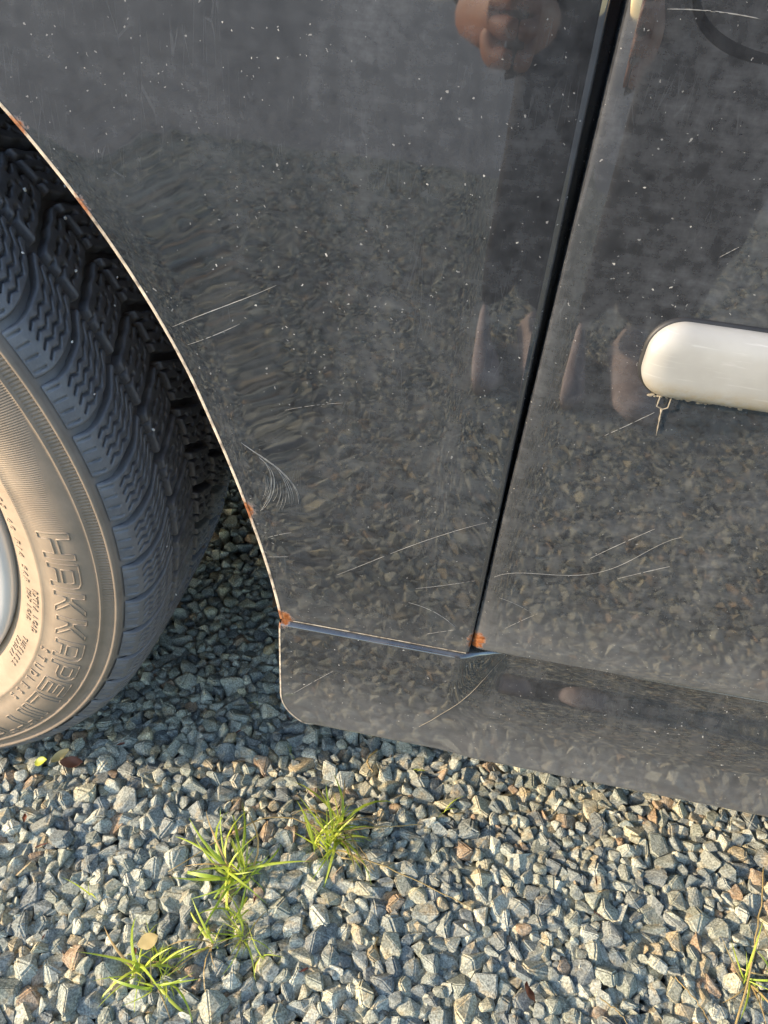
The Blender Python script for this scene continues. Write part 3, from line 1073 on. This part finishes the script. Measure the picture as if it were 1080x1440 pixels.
def small_text(txt, a0, ra, h, step):
    """small embossed words, wrapped round the wheel; a0 = start angle in degrees, step = angle per letter"""
    LVs, LFs = [], []
    for i, ch in enumerate(txt):
        if ch == ' ': continue
        cu = bpy.data.curves.new('t', 'FONT')
        cu.body = ch; cu.size = h * 1.38; cu.extrude = 0.00045; cu.bevel_depth = 0.00012; cu.resolution_u = 3
        ob = bpy.data.objects.new('t', cu)
        COL.objects.link(ob)
        dg = bpy.context.evaluated_depsgraph_get()
        me = ob.evaluated_get(dg).to_mesh()
        b = len(LVs)
        for q in me.vertices:
            r = ra + q.co.y
            an = math.radians(a0 - i * step) - q.co.x / ra
            LVs.append((r * math.cos(an), side_y(r) - 0.0003 - q.co.z, r * math.sin(an)))
        for p in me.polygons:
            LFs.append([b + t for t in p.vertices])
        ob.evaluated_get(dg).to_mesh_clear()
        bpy.data.objects.remove(ob)
        bpy.data.curves.remove(cu)
    o = mesh_obj('raised_lettering', LVs, LFs, M['sidewall'], wheel, False)
    fix_normals(o.data)
small_text('STUDLESS', -21.5, 0.2492, 0.0066, 2.55)
small_text('EXTRA LOAD', -8.5, 0.2385, 0.0042, 1.12)
small_text('MAX LOAD', -9.5, 0.2325, 0.0036, 1.05)
small_text('TUBELESS', -23.0, 0.2335, 0.0042, 1.30)
small_text('RADIAL', -25.0, 0.2285, 0.0036, 1.2)
small_text('205 60 R16 96R', 12.0, 0.2305, 0.0052, 1.45)

# tread blocks: separate siped rubber blocks on the casing
path_v = np.array([-0.1005, -0.0992, -0.0965, -0.0920, -0.0850, -0.0740, -0.0600, -0.0350, 0.0])
path_r = np.array([0.3020, 0.3050, 0.3092, 0.3130, 0.3165, 0.3192, 0.3207, 0.3217, 0.3221])
path_v = np.concatenate([path_v, -path_v[-2::-1]]); path_r = np.concatenate([path_r, path_r[-2::-1]])
path_s = np.concatenate([[0], np.cumsum(np.hypot(np.diff(path_v), np.diff(path_r)))])
mid_s = path_s[len(path_s) // 2]
path_s = path_s - mid_s
SMAX = path_s[-1]
NP = 56
PIT = 2 * math.pi * 0.322 / NP
def path(s):
    vv = np.interp(s, path_s, path_v); rr = np.interp(s, path_s, path_r)
    e = 0.002
    dv = np.interp(s + e, path_s, path_v) - np.interp(s - e, path_s, path_v)
    dr = np.interp(s + e, path_s, path_r) - np.interp(s - e, path_s, path_r)
    L = np.hypot(dv, dr) + 1e-12
    return vv, rr, -dr / L, dv / L      # normal in (v, r)
def make_block(s0, s1, u_lo, u_hi, sipes, key):
    """u_lo, u_hi: functions of s giving the block's edges along the tyre's run"""
    res = 0.0008
    ns = int((s1 - s0) / res) + 1
    nu = int(PIT * 1.02 / res)
    S = np.linspace(s0, s1, ns)[:, None] * np.ones((1, nu))
    q = np.linspace(0, 1, nu)[None] * np.ones((ns, 1))
    lo = u_lo(S); hi = u_hi(S)
    U = lo + (hi - lo) * q
    du = np.minimum(q, 1 - q) * (hi - lo)
    ds = np.minimum(S - s0, s1 - S)
    if s0 < -0.09: ds = np.where(S < (s0 + s1) / 2, 1.0, ds)
    if s1 > 0.09: ds = np.where(S > (s0 + s1) / 2, 1.0, ds)
    d = np.minimum(du, ds)
    H = 0.0082 * sstep(SMAX + 0.002, SMAX - 0.030, np.abs(S)) + 0.0012
    edge = np.clip(d / 0.0016, 0, 1)
    h = np.sqrt(np.clip(1 - (1 - edge) ** 2, 0, 1))
    cut = sipes(U, S, q)
    hh = H * h - np.minimum(cut, 1) * np.minimum(0.004, H * 0.75) * (edge > 0.2)
    vv, rr, nv, nr = path(S)
    off = hh - H
    v2 = vv + nv * off; r2 = rr + nr * off
    ang = U / 0.322
    X = r2 * np.cos(ang); Z = r2 * np.sin(ang); Y = 0.1 + v2
    V = np.stack([X, Y, Z], -1).reshape(-1, 3)
    me = mesh_data('tread_block', V, grid_faces(ns, nu), M['tread'])
    fix_normals(me)
    return me
def zig(s, amp, per):
    t = (s / per) % 1.0
    return amp * (np.abs(t * 2 - 1) * 2 - 1)
def line_cut(dist, w=0.00062):
    return np.exp(-(dist / w) ** 2) * 1.35
W = PIT - 0.0048
def lug_lo(sgn, ph):
    return lambda S: ph + 0.016 * sstep(0.100, 0.056, np.abs(S)) + 0.010 * sstep(0.075, 0.056, np.abs(S))
def lug_sipes(U, S, q):
    c = 0
    for t in (0.2, 0.4, 0.6, 0.8):
        m = (np.abs(S) < 0.094) & (np.abs(S) > 0.059)
        c = c + line_cut(((q - t) * W - zig(S, 0.0014, 0.009))) * m
    t2 = (q * 4.0) % 1.0
    c = c + line_cut((t2 - 0.5) * W / 4.0, 0.0005) * (np.abs(S) > 0.0985) * (np.abs(S) < 0.106)
    return c
def mk_lin(ph, s0, s1, slope, wid):
    lo = lambda S: ph + slope * (S - s0) + zig(S, 0.0006, 0.012)
    return lo, (lambda S: lo(S) + wid)
def mid_sipes(kk):
    def f(U, S, q):
        c = 0
        for t in (0.25, 0.5, 0.75):
            c = c + line_cut(((q - t) * W * 0.95 + kk * (((S * 1000) % 32) / 32 - 0.5) * 0.004 - zig(S, 0.0007, 0.008)), 0.0008) * \
                ((np.sin(S * 2 * np.pi / 0.0145 + t * 9) > -0.72))
        return c
    return f
blocks = []
lo = lug_lo(-1, 0.0)
blocks.append(make_block(-SMAX, -0.0585, lo, lambda S: lo(S) + W, lug_sipes, 0))
lo2 = lambda S: 0.018 + 0.016 * sstep(0.100, 0.056, np.abs(S)) + 0.010 * sstep(0.075, 0.056, np.abs(S))
blocks.append(make_block(0.0585, SMAX, lo2, lambda S: lo2(S) + W, lug_sipes, 1))
a1, b1 = mk_lin(0.022, -0.0535, -0.0205, 0.55, W * 0.97)
blocks.append(make_block(-0.0535, -0.0205, a1, b1, mid_sipes(1), 2))
a2, b2 = mk_lin(0.004, -0.0160, 0.0160, -0.45, W * 0.97)
blocks.append(make_block(-0.0160, 0.0160, a2, b2, mid_sipes(-1), 3))
a3, b3 = mk_lin(0.012, 0.0205, 0.0535, -0.55, W * 0.97)
blocks.append(make_block(0.0205, 0.0535, a3, b3, mid_sipes(1), 4))
for i in range(NP):
    for me in blocks:
        o = bpy.data.objects.new('tread_block', me)
        o.rotation_euler = (0, -2 * math.pi * i / NP, 0)
        link(o, wheel)

# wheel rim
rp = [(0.2195, 0.010), (0.2200, 0.003), (0.2180, -0.0005), (0.2120, -0.0015), (0.2030, 0.0010), (0.1950, 0.006), (0.1900, 0.016), (0.1870, 0.05), (0.185, 0.12), (0.2195, 0.19)]
v = []
for i in range(120):
    a = 2 * math.pi * i / 120
    for (r, y) in rp:
        v.append((r * math.cos(a), y, r * math.sin(a)))
rim = mesh_obj('rim', v, grid_faces(120, len(rp), True), M['rim'], wheel)
fix_normals(rim.data)
for i in range(6):
    a = 2 * math.pi * (i + 0.5) / 6
    v = []
    for (r, hw, y, th) in ((0.03, 0.028, 0.020, 0.03), (0.09, 0.022, 0.014, 0.028), (0.15, 0.021, 0.010, 0.026), (0.193, 0.030, 0.008, 0.03)):
        for (tt, yy) in ((-1, y + th), (-1, y + 0.005), (-0.75, y), (0.75, y), (1, y + 0.005), (1, y + th)):
            v.append((r * math.cos(a) - tt * hw * math.sin(a), yy, r * math.sin(a) + tt * hw * math.cos(a)))
    o = mesh_obj('spoke', v, grid_faces(4, 6), M['rim'], wheel)
    fix_normals(o.data)
v = []
for i in range(40):
    a = 2 * math.pi * i / 40
    for (r, y) in ((0.0, 0.004), (0.028, 0.005), (0.036, 0.009), (0.040, 0.05)):
        v.append((r * math.cos(a), y, r * math.sin(a)))
fix_normals(mesh_obj('hub_cap', v, grid_faces(40, 4, True), M['rim'], wheel).data)
v = []
for i in range(60):
    a = 2 * math.pi * i / 60
    for (r, y) in ((0.03, 0.075), (0.14, 0.075), (0.145, 0.08), (0.145, 0.10)):
        v.append((r * math.cos(a), y, r * math.sin(a)))
fix_normals(mesh_obj('brake_disc', v, grid_faces(60, 4, True), plain('brake_steel', (0.25, 0.24, 0.23), 0.45, 0.8), wheel).data)

# ------------------------------------------------------------------ small grit stuck in the tyre
def on_tread(s, deg, lift=0.0005):
    vv, rr, nv, nr = path(np.array(s))
    a = math.radians(deg)
    return Vector(((float(rr) + lift) * math.cos(a), 0.1 + float(vv), ZC + (float(rr) + lift) * math.sin(a)))
FLECK = [(-0.052, 13.5, 0.0016), (-0.078, 27, 0.0011), (-0.084, 21.5, 0.0010), (-0.070, -1.5, 0.0010), (-0.05, -14, 0.0012), (-0.042, 32, 0.0014),
         (-0.02, 36.5, 0.0017), (0.0, 39, 0.0014), (-0.032, 40.5, 0.0020), (-0.03, 27, 0.0010), (-0.068, 36, 0.0011), (0.03, 33, 0.0010), (-0.012, 29, 0.0010)]
fl_mesh = mesh_data('grit_fleck', SHAPES[3][FINE][0], SHAPES[3][FINE][1], M['fleck'])
for (s, deg, r) in FLECK:
    o = bpy.data.objects.new('grit_fleck', fl_mesh)
    o.location = on_tread(s, deg)
    o.scale = (r, r * 0.7, r * 0.6)
    o.rotation_euler = (rng.uniform(0, 6), rng.uniform(0, 6), rng.uniform(0, 6))
    link(o)
    tag(o, 'tiny white fleck of grit stuck on the black tyre tread', 'grit fleck', 'white grit flecks on the tyre tread')

# ------------------------------------------------------------------ grass
def blade_mesh(L, w, bend, name='blade', mat=None, kink=0.0):
    n = 7
    v = []
    for i in range(n):
        t = i / (n - 1)
        ang = bend * t
        x = L * (math.sin(ang) / bend * 1 if False else t * math.sin(bend * t * 0.75 + 0.02))
        z = L * t * math.cos(bend * t * 0.75)
        ww = w * (0.75 + 0.35 * math.sin(min(1, t * 1.6) * math.pi / 2)) * (1 - t ** 2.2) + 0.00008
        yk = kink * math.sin(t * 3.0) * L
        v += [(x, -ww / 2 + yk, z), (x - ww * 0.22, yk, z - 0.0001), (x, ww / 2 + yk, z)]
    return mesh_data(name, v, grid_faces(n, 3), mat)
G_BL = [blade_mesh(1.0, w, b, 'blade', M['grass'], kk) for (w, b, kk) in ((0.058, 0.5, 0.02), (0.062, 0.9, -0.05), (0.055, 1.4, 0.07), (0.065, 1.9, 0.0), (0.055, 0.25, 0.04))]
S_BL = [blade_mesh(1.0, w, b, 'dry_blade', M['straw'], kk) for (w, b, kk) in ((0.045, 0.8, 0.05), (0.04, 1.5, -0.08), (0.05, 1.9, 0.04))]
def tuft(x, y, n, L, label, spread=0.010, dry=0.15, tilt=0.75, seed=0, lean=(0, 0), group=None, nm='grass_tuft', cat='grass tuft'):
    R = random.Random(seed)
    t = empty(nm, (x, y, 0.001))
    tag(t, label, cat, group)
    ncl = max(1, n // 9)
    cl = []
    for c in range(ncl):
        ca, cr = R.uniform(0, 6.283), spread * 1.1 * math.sqrt(R.random())
        cl.append((cr * math.cos(ca), cr * math.sin(ca), ca + R.gauss(0, 0.6), R.uniform(0.1, 0.75) * tilt, R.uniform(0.7, 1.15)))
    for i in range(n):
        me = R.choice(S_BL) if R.random() < dry else R.choice(G_BL)
        o = bpy.data.objects.new(me.name.split('.')[0], me)
        a = R.uniform(0, 2 * math.pi)
        q = abs(R.gauss(0, 0.5))
        rr = 0.30 * spread * math.sqrt(R.random())
        cx, cy_, cang, ctl, cL = cl[i % ncl]
        l = L * cL * R.uniform(0.30, 1.08)
        o.location = (cx + rr * math.cos(a), cy_ + rr * math.sin(a), 0)
        a2 = a + R.gauss(0, 0.8)
        tl = min(1.2, 0.75 * tilt * R.uniform(0.05, 1.3))
        m = Matrix.Rotation(a2, 4, 'Z') @ Matrix.Rotation(tl, 4, 'Y')
        ax = Matrix.Rotation(cang, 4, 'Z') @ Matrix.Rotation(ctl, 4, 'Y')
        wd = R.uniform(0.035, 0.058) / L * 0.055 / 0.055
        o.rotation_euler = (ax @ m).to_euler()
        o.scale = (l, l * R.uniform(0.6, 1.0), l)
        link(o, t)
    return t
GT = 'grass tufts growing through the gravel'
tuft(0.450, 0.004, 80, 0.066, 'upright bright grass tuft in front of the sill, nearest the car', 0.012, 0.16, 0.62, 1, group=GT)
tuft(0.380, -0.040, 48, 0.056, 'grass clump with blades fanning out, below and left of the tuft by the sill', 0.012, 0.08, 1.0, 2, group=GT)
tuft(0.391, -0.092, 40, 0.046, 'low grass clump with yellowing blades between two larger tufts', 0.013, 0.2, 1.05, 3, group=GT)
tuft(0.341, -0.128, 60, 0.050, 'spiky grass tuft holding a round yellow leaf, lower left', 0.013, 0.12, 1.0, 4, group=GT)
tuft(0.822, -0.032, 24, 0.045, 'half dried grass tuft with straw stalks at the right edge', 0.014, 0.62, 1.0, 5, group=GT)
SP = 'single sprouts of grass among the stones'
tuft(0.551, 0.055, 3, 0.040, 'two tall green blades standing alone right of the upright tuft', 0.003, 0.0, 0.45, 6, group=SP, nm='grass_sprout', cat='grass sprout')
tuft(0.396, 0.078, 4, 0.022, 'small green sprout near the rounded corner of the sill', 0.004, 0.0, 1.0, 7, group=SP, nm='grass_sprout', cat='grass sprout')
tuft(0.345, 0.127, 4, 0.016, 'tiny bright green sprout in the shade left of the sill corner', 0.004, 0.0, 0.8, 8, group=SP, nm='grass_sprout', cat='grass sprout')
tuft(0.270, -0.086, 3, 0.036, 'thin lone sprout among pale stones at the left', 0.003, 0.0, 0.4, 9, group=SP, nm='grass_sprout', cat='grass sprout')
tuft(0.428, -0.101, 8, 0.028, 'dark green low sprout right of the low yellowing clump', 0.006, 0.1, 1.2, 10, group=SP, nm='grass_sprout', cat='grass sprout')
tuft(0.530, 0.090, 4, 0.018, 'short yellowish sprout close under the sill edge', 0.004, 0.4, 0.9, 11, group=SP, nm='grass_sprout', cat='grass sprout')

def stalk(pts, rad, label, mat='straw'):
    P = np.array(pts, float)
    n = 16
    t = np.linspace(0, len(P) - 1, n)
    Q = np.stack([np.interp(t, range(len(P)), P[:, i]) for i in range(3)], 1)
    for _ in range(3):
        Q[1:-1] = (Q[:-2] + 2 * Q[1:-1] + Q[2:]) / 4
    Q[1:-1] += rng.normal(0, 0.0005, Q[1:-1].shape)
    o = tube('dry_grass_stalk', Q, [rad * (1 - 0.5 * i / n) for i in range(n)], M[mat], None, 5)
    tag(o, label, 'grass stalk', 'dry grass stalks lying on the gravel')
    return o
stalk([(0.450, 0.006, 0.012), (0.396, 0.010, 0.013), (0.36, -0.020, 0.010), (0.325, -0.056, 0.006)], 0.0007, 'long pale stalk running left and down from the upright tuft')
stalk([(0.455, 0.004, 0.012), (0.49, 0.018, 0.011), (0.533, 0.032, 0.007)], 0.0007, 'reddish dry stalk lying to the right of the upright tuft')
stalk([(0.467, -0.016, 0.012), (0.50, -0.012, 0.010), (0.54, -0.022, 0.008), (0.583, -0.032, 0.007)], 0.0007, 'thin yellow green stalk below the upright tuft, pointing right')
stalk([(0.455, 0.000, 0.015), (0.477, 0.002, 0.010), (0.497, -0.018, 0.006)], 0.0006, 'short bent brown stalk at the foot of the upright tuft')
stalk([(0.792, -0.085, 0.004), (0.808, -0.045, 0.020), (0.820, 0.0, 0.030), (0.833, 0.045, 0.030)], 0.0010, 'tall straw stalk leaning across the dried tuft at the right edge')
stalk([(0.835, -0.030, 0.004), (0.842, -0.012, 0.022), (0.846, 0.004, 0.030)], 0.0009, 'short brown stalk standing at the far right edge')
stalk([(0.752, -0.052, 0.006), (0.768, -0.068, 0.006), (0.778, -0.082, 0.004)], 0.0006, 'little pale stalk lying left of the dried tuft')
stalk([(0.690, -0.080, 0.006), (0.703, -0.086, 0.006), (0.716, -0.098, 0.004)], 0.0006, 'white straw bit lying between stones at the bottom')
stalk([(0.478, 0.100, 0.008), (0.470, 0.085, 0.008), (0.478, 0.074, 0.006)], 0.0012, 'tan bent stalk lying just under the sill edge')

def leaf(name, x, y, z, L, w, mat, label, rot, curl=0.3):
    v = []
    n = 9
    for i in range(n):
        t = i / (n - 1)
        ww = w * math.sin(math.pi * min(1, 0.04 + t * 0.95)) ** 0.75
        for s in (-1, -0.5, 0, 0.5, 1):
            v.append((L * (t - 0.5), ww * s / 2, curl * L * ((t - 0.5) ** 2 + 0.25 * (abs(s) * ww / L) ** 1.0) + 0.0006 * math.sin(9 * t + 3 * s)))
    o = mesh_obj(name, v, grid_faces(n, 5), M[mat])
    o.location = (x, y, z)
    o.rotation_euler = rot
    tag(o, label, 'leaf')
    return o
leaf('fallen_leaf', 0.337, -0.119, 0.030, 0.0165, 0.0115, 'yellow_leaf', 'round yellow leaf caught in the spiky lower left tuft', (0.45, -0.35, 0.5), 0.12)
leaf('fallen_leaf', 0.198, 0.022, 0.007, 0.020, 0.011, 'brown_leaf', 'reddish brown dead leaf on the stones below the tyre', (0.3, 0.25, 0.4), 0.5)
leaf('fallen_leaf', 0.634, -0.088, 0.006, 0.018, 0.008, 'brown_leaf', 'small red brown leaf scrap between stones at the bottom', (0.5, 0.4, 1.9), 0.5)
LVV, LFF = [], []
for i in range(46):
    x, y = rng.uniform(-0.05, 1.0), rng.uniform(-0.25, 0.12)
    L, a_ = rng.uniform(0.004, 0.011), rng.uniform(0, 6.28)
    w_ = L * rng.uniform(0.15, 0.5); b0 = len(LVV)
    ex, ey = math.cos(a_), math.sin(a_)
    for t in (-0.5, 0.0, 0.5):
        for sd in (-1, 0, 1):
            ww = w_ * (1 - 1.4 * abs(t)) * sd * 0.5
            LVV.append((x + ex * L * t - ey * ww, y + ey * L * t + ex * ww, 0.005 + 0.003 * t * math.sin(i) + 0.0012 * abs(sd) + rng.normal(0, 0.0003)))
    LFF += [tuple(b0 + q for q in f) for f in grid_faces(3, 3)]
litter = mesh_obj('leaf_litter', LVV, LFF, M['brown_leaf'])
litter['kind'] = 'stuff'
litter['label'] = 'crumbs of dry brown leaf scattered between the stones'
litter['category'] = 'leaf litter'

w1 = empty('weed_sprig', (0.182, 0.020, 0.0))
tag(w1, 'yellow green weed sprig beside the brown leaf, below the tyre', 'weed')
for (dx, dy, L, rz) in ((0.003, 0.003, 0.019, 0.75), (-0.010, -0.005, 0.013, 0.3)):
    v = []
    for i in range(8):
        t = i / 7
        ww = 0.009 * math.sin(math.pi * min(1, 0.05 + 0.93 * t)) ** 0.8
        for s in (-1, 0, 1):
            v.append((L * (t - 0.3), ww * s / 2, 0.006 + 0.004 * t + 0.002 * abs(s)))
    o = mesh_obj('leaf', v, grid_faces(8, 3), M['grass'] if dx < 0 else M['yellow_leaf'], w1)
    o.location = (dx, dy, 0.004); o.rotation_euler = (0.2, -0.2, rz)

# ------------------------------------------------------------------ the person taking the picture (seen only mirrored in the paint)
def skin_body(name, joints, edges, radii, mat, parent, sub=1, root=0):
    me = bpy.data.meshes.new(name)
    me.from_pydata([tuple(j) for j in joints], edges, [])
    ob = bpy.data.objects.new(name + '_rig', me)
    COL.objects.link(ob)
    ob.modifiers.new('skin', 'SKIN')
    sv = me.skin_vertices[0].data if me.skin_vertices else None
    if sv is None:
        me.skin_vertices.new() if hasattr(me.skin_vertices, 'new') else None
        bm = bmesh.new(); bm.from_mesh(me); bm.verts.layers.skin.verify(); bm.to_mesh(me); bm.free()
        sv = me.skin_vertices[0].data
    for i, r in enumerate(radii):
        sv[i].radius = (r, r)
        sv[i].use_root = (i == root)
    m2 = ob.modifiers.new('sub', 'SUBSURF'); m2.levels = sub + 1; m2.render_levels = sub + 1
    dg = bpy.context.evaluated_depsgraph_get()
    ev = bpy.data.meshes.new_from_object(ob.evaluated_get(dg))
    ev.name = name
    ev.materials.clear(); ev.materials.append(mat)
    ev.polygons.foreach_set('use_smooth', [True] * len(ev.polygons))
    o = bpy.data.objects.new(name, ev)
    bpy.data.objects.remove(ob)
    link(o, parent)
    return o
PX, PY = 0.76, -1.08
person = empty('person', (PX, PY, 0))
tag(person, 'person in dark jacket and trousers and pale shoes bending forward with a phone', 'person')
def loc(p): return (p[0] - PX, p[1] - PY, p[2])
J = [(0.78, -1.22, 0.84), (0.69, -1.21, 0.80), (0.69, -1.05, 0.46), (0.675, -1.13, 0.10), (0.87, -1.21, 0.80), (0.85, -1.04, 0.46), (0.815, -1.11, 0.10)]
skin_body('trousers', [loc(j) for j in J], [(0, 1), (1, 2), (2, 3), (0, 4), (4, 5), (5, 6)], [0.15, 0.12, 0.10, 0.085, 0.12, 0.10, 0.085], M['trousers'], person)
J = [(0.78, -1.20, 0.86), (0.76, -1.04, 1.08), (0.72, -0.92, 1.23), (0.70, -0.87, 1.30), (0.56, -0.94, 1.20), (0.47, -0.80, 0.92), (0.437, -0.50, 0.63),
     (0.87, -0.90, 1.20), (0.83, -0.72, 0.93), (0.597, -0.50, 0.63)]
skin_body('jacket', [loc(j) for j in J], [(0, 1), (1, 2), (2, 3), (2, 4), (4, 5), (5, 6), (2, 7), (7, 8), (8, 9)],
          [0.16, 0.16, 0.155, 0.07, 0.075, 0.055, 0.042, 0.075, 0.055, 0.042], M['jacket'], person)
# head, with face
hv, hf = ICO[4][0].copy(), ICO[4][1]
H = hv * np.array([0.074, 0.095, 0.115])
fy = hv[:, 1] > 0
def blob(c, s, amt):
    global H
    w = np.exp(-(((hv - np.array(c)) / s) ** 2).sum(1))
    H += w[:, None] * np.array(amt)
blob((0, 1, -0.10), 0.16, (0, 0.022, 0)); blob((0.33, 0.9, 0.08), 0.14, (0, -0.012, 0)); blob((-0.33, 0.9, 0.08), 0.14, (0, -0.012, 0))
blob((0, 0.85, -0.48), 0.10, (0, 0.006, 0)); blob((0, 0.6, -0.85), 0.3, (0, 0.012, -0.006))
blob((1, 0, 0), 0.16, (0.014, -0.004, 0)); blob((-1, 0, 0), 0.16, (-0.014, -0.004, 0))
tl = Matrix.Rotation(-0.75, 3, 'X')
hc = Vector(loc((0.69, -0.75, 1.40)))
head = mesh_obj('head', [tl @ Vector(p) + hc for p in H], hf, M['skin'], person)
hm = hv[:, 2] > 0.25 - 0.6 * np.maximum(0, -hv[:, 1]) + 0.25 * np.maximum(0, hv[:, 1])
hk = [f for f in hf if hm[f].all()]
mesh_obj('hair', [tl @ Vector(p * 1.05) + hc for p in hv * np.array([0.076, 0.098, 0.117])], hk, M['hair'], person)
for sx in (-1, 1):
    e = mesh_data('eye', ICO[2][0] * 0.011, ICO[2][1], plain('eye_white', (0.7, 0.7, 0.68), 0.2))
    o = bpy.data.objects.new('eye', e); o.location = tl @ Vector((0.027 * sx, 0.082, 0.010)) + hc
    link(o, person)
skin_body('neck', [loc((0.70, -0.89, 1.27)), loc((0.69, -0.80, 1.36))], [(0, 1)], [0.055, 0.05], M['skin'], person)
# hands: palm plus five fingers each
for sx in (-1, 1):
    w = Vector((0.517 + sx * 0.080, -0.475, 0.625))
    pc = Vector((0.515 + sx * 0.046, -0.400, 0.632))
    js, es, rs = [w, pc], [(0, 1)], [0.024, 0.030]
    for k in range(4):
        b = pc + Vector((sx * 0.002, 0.026, 0.032 - 0.021 * k))
        m_ = b + Vector((-sx * 0.022, 0.022 - 0.003 * abs(k - 1.4), 0.0))
        t_ = m_ + Vector((-sx * (0.030 - 0.004 * abs(k - 1.2)), -0.004, 0.0))
        i0 = len(js)
        js += [b, m_, t_]; es += [(1, i0), (i0, i0 + 1), (i0 + 1, i0 + 2)]; rs += [0.0105, 0.0092, 0.0078]
    i0 = len(js)
    js += [pc + Vector((-sx * 0.012, -0.03, 0.03)), pc + Vector((-sx * 0.032, -0.020, 0.046)), pc + Vector((-sx * 0.052, -0.006, 0.046))]
    es += [(1, i0), (i0, i0 + 1), (i0 + 1, i0 + 2)]; rs += [0.014, 0.0115, 0.009]
    skin_body('hand', [loc(j) for j in js], es, rs, M['skin'], person, root=1)
for (x, y) in ((0.675, -1.075), (0.815, -1.055)):
    v = []
    for (t, hw, hz) in ((-0.10, 0.026, 0.075), (-0.07, 0.036, 0.10), (0.0, 0.040, 0.085), (0.08, 0.047, 0.055), (0.14, 0.042, 0.042), (0.17, 0.022, 0.026)):
        for q in np.linspace(0, 2 * math.pi, 17)[:-1]:
            v.append((x - PX + hw * math.cos(q), y - PY + t, max(0.0, hz / 2 + hz / 2 * math.sin(q) * 1.05)))
    n0 = len(v)
    fcs = []
    for i in range(5):
        for k in range(16):
            fcs.append((i * 16 + k, (i + 1) * 16 + k, (i + 1) * 16 + (k + 1) % 16, i * 16 + (k + 1) % 16))
    fcs += [tuple(range(16)), tuple(80 + k for k in range(16))]
    fix_normals(mesh_obj('shoe', v, fcs, M['shoe'], person).data)

# the phone, just behind the lens
phone = empty('mobile_phone', CAM - fwd * 0.016)
phone.rotation_euler = cam.matrix_world.to_euler()
tag(phone, 'black phone held in both hands by the bending person', 'phone')
v, f = box_verts(-0.036, 0.036, -0.125, 0.022, 0.0, 0.008)
o = mesh_obj('phone_case', v, f, M['plastic'], phone, False)
bm = bmesh.new(); bm.from_mesh(o.data); bmesh.ops.bevel(bm, geom=list(bm.edges), offset=0.0035, segments=3, affect='EDGES'); bm.to_mesh(o.data); bm.free()
v, f = box_verts(-0.033, 0.033, -0.121, 0.018, 0.0082, 0.0090)
mesh_obj('screen', v, f, M['glass'], phone, False)
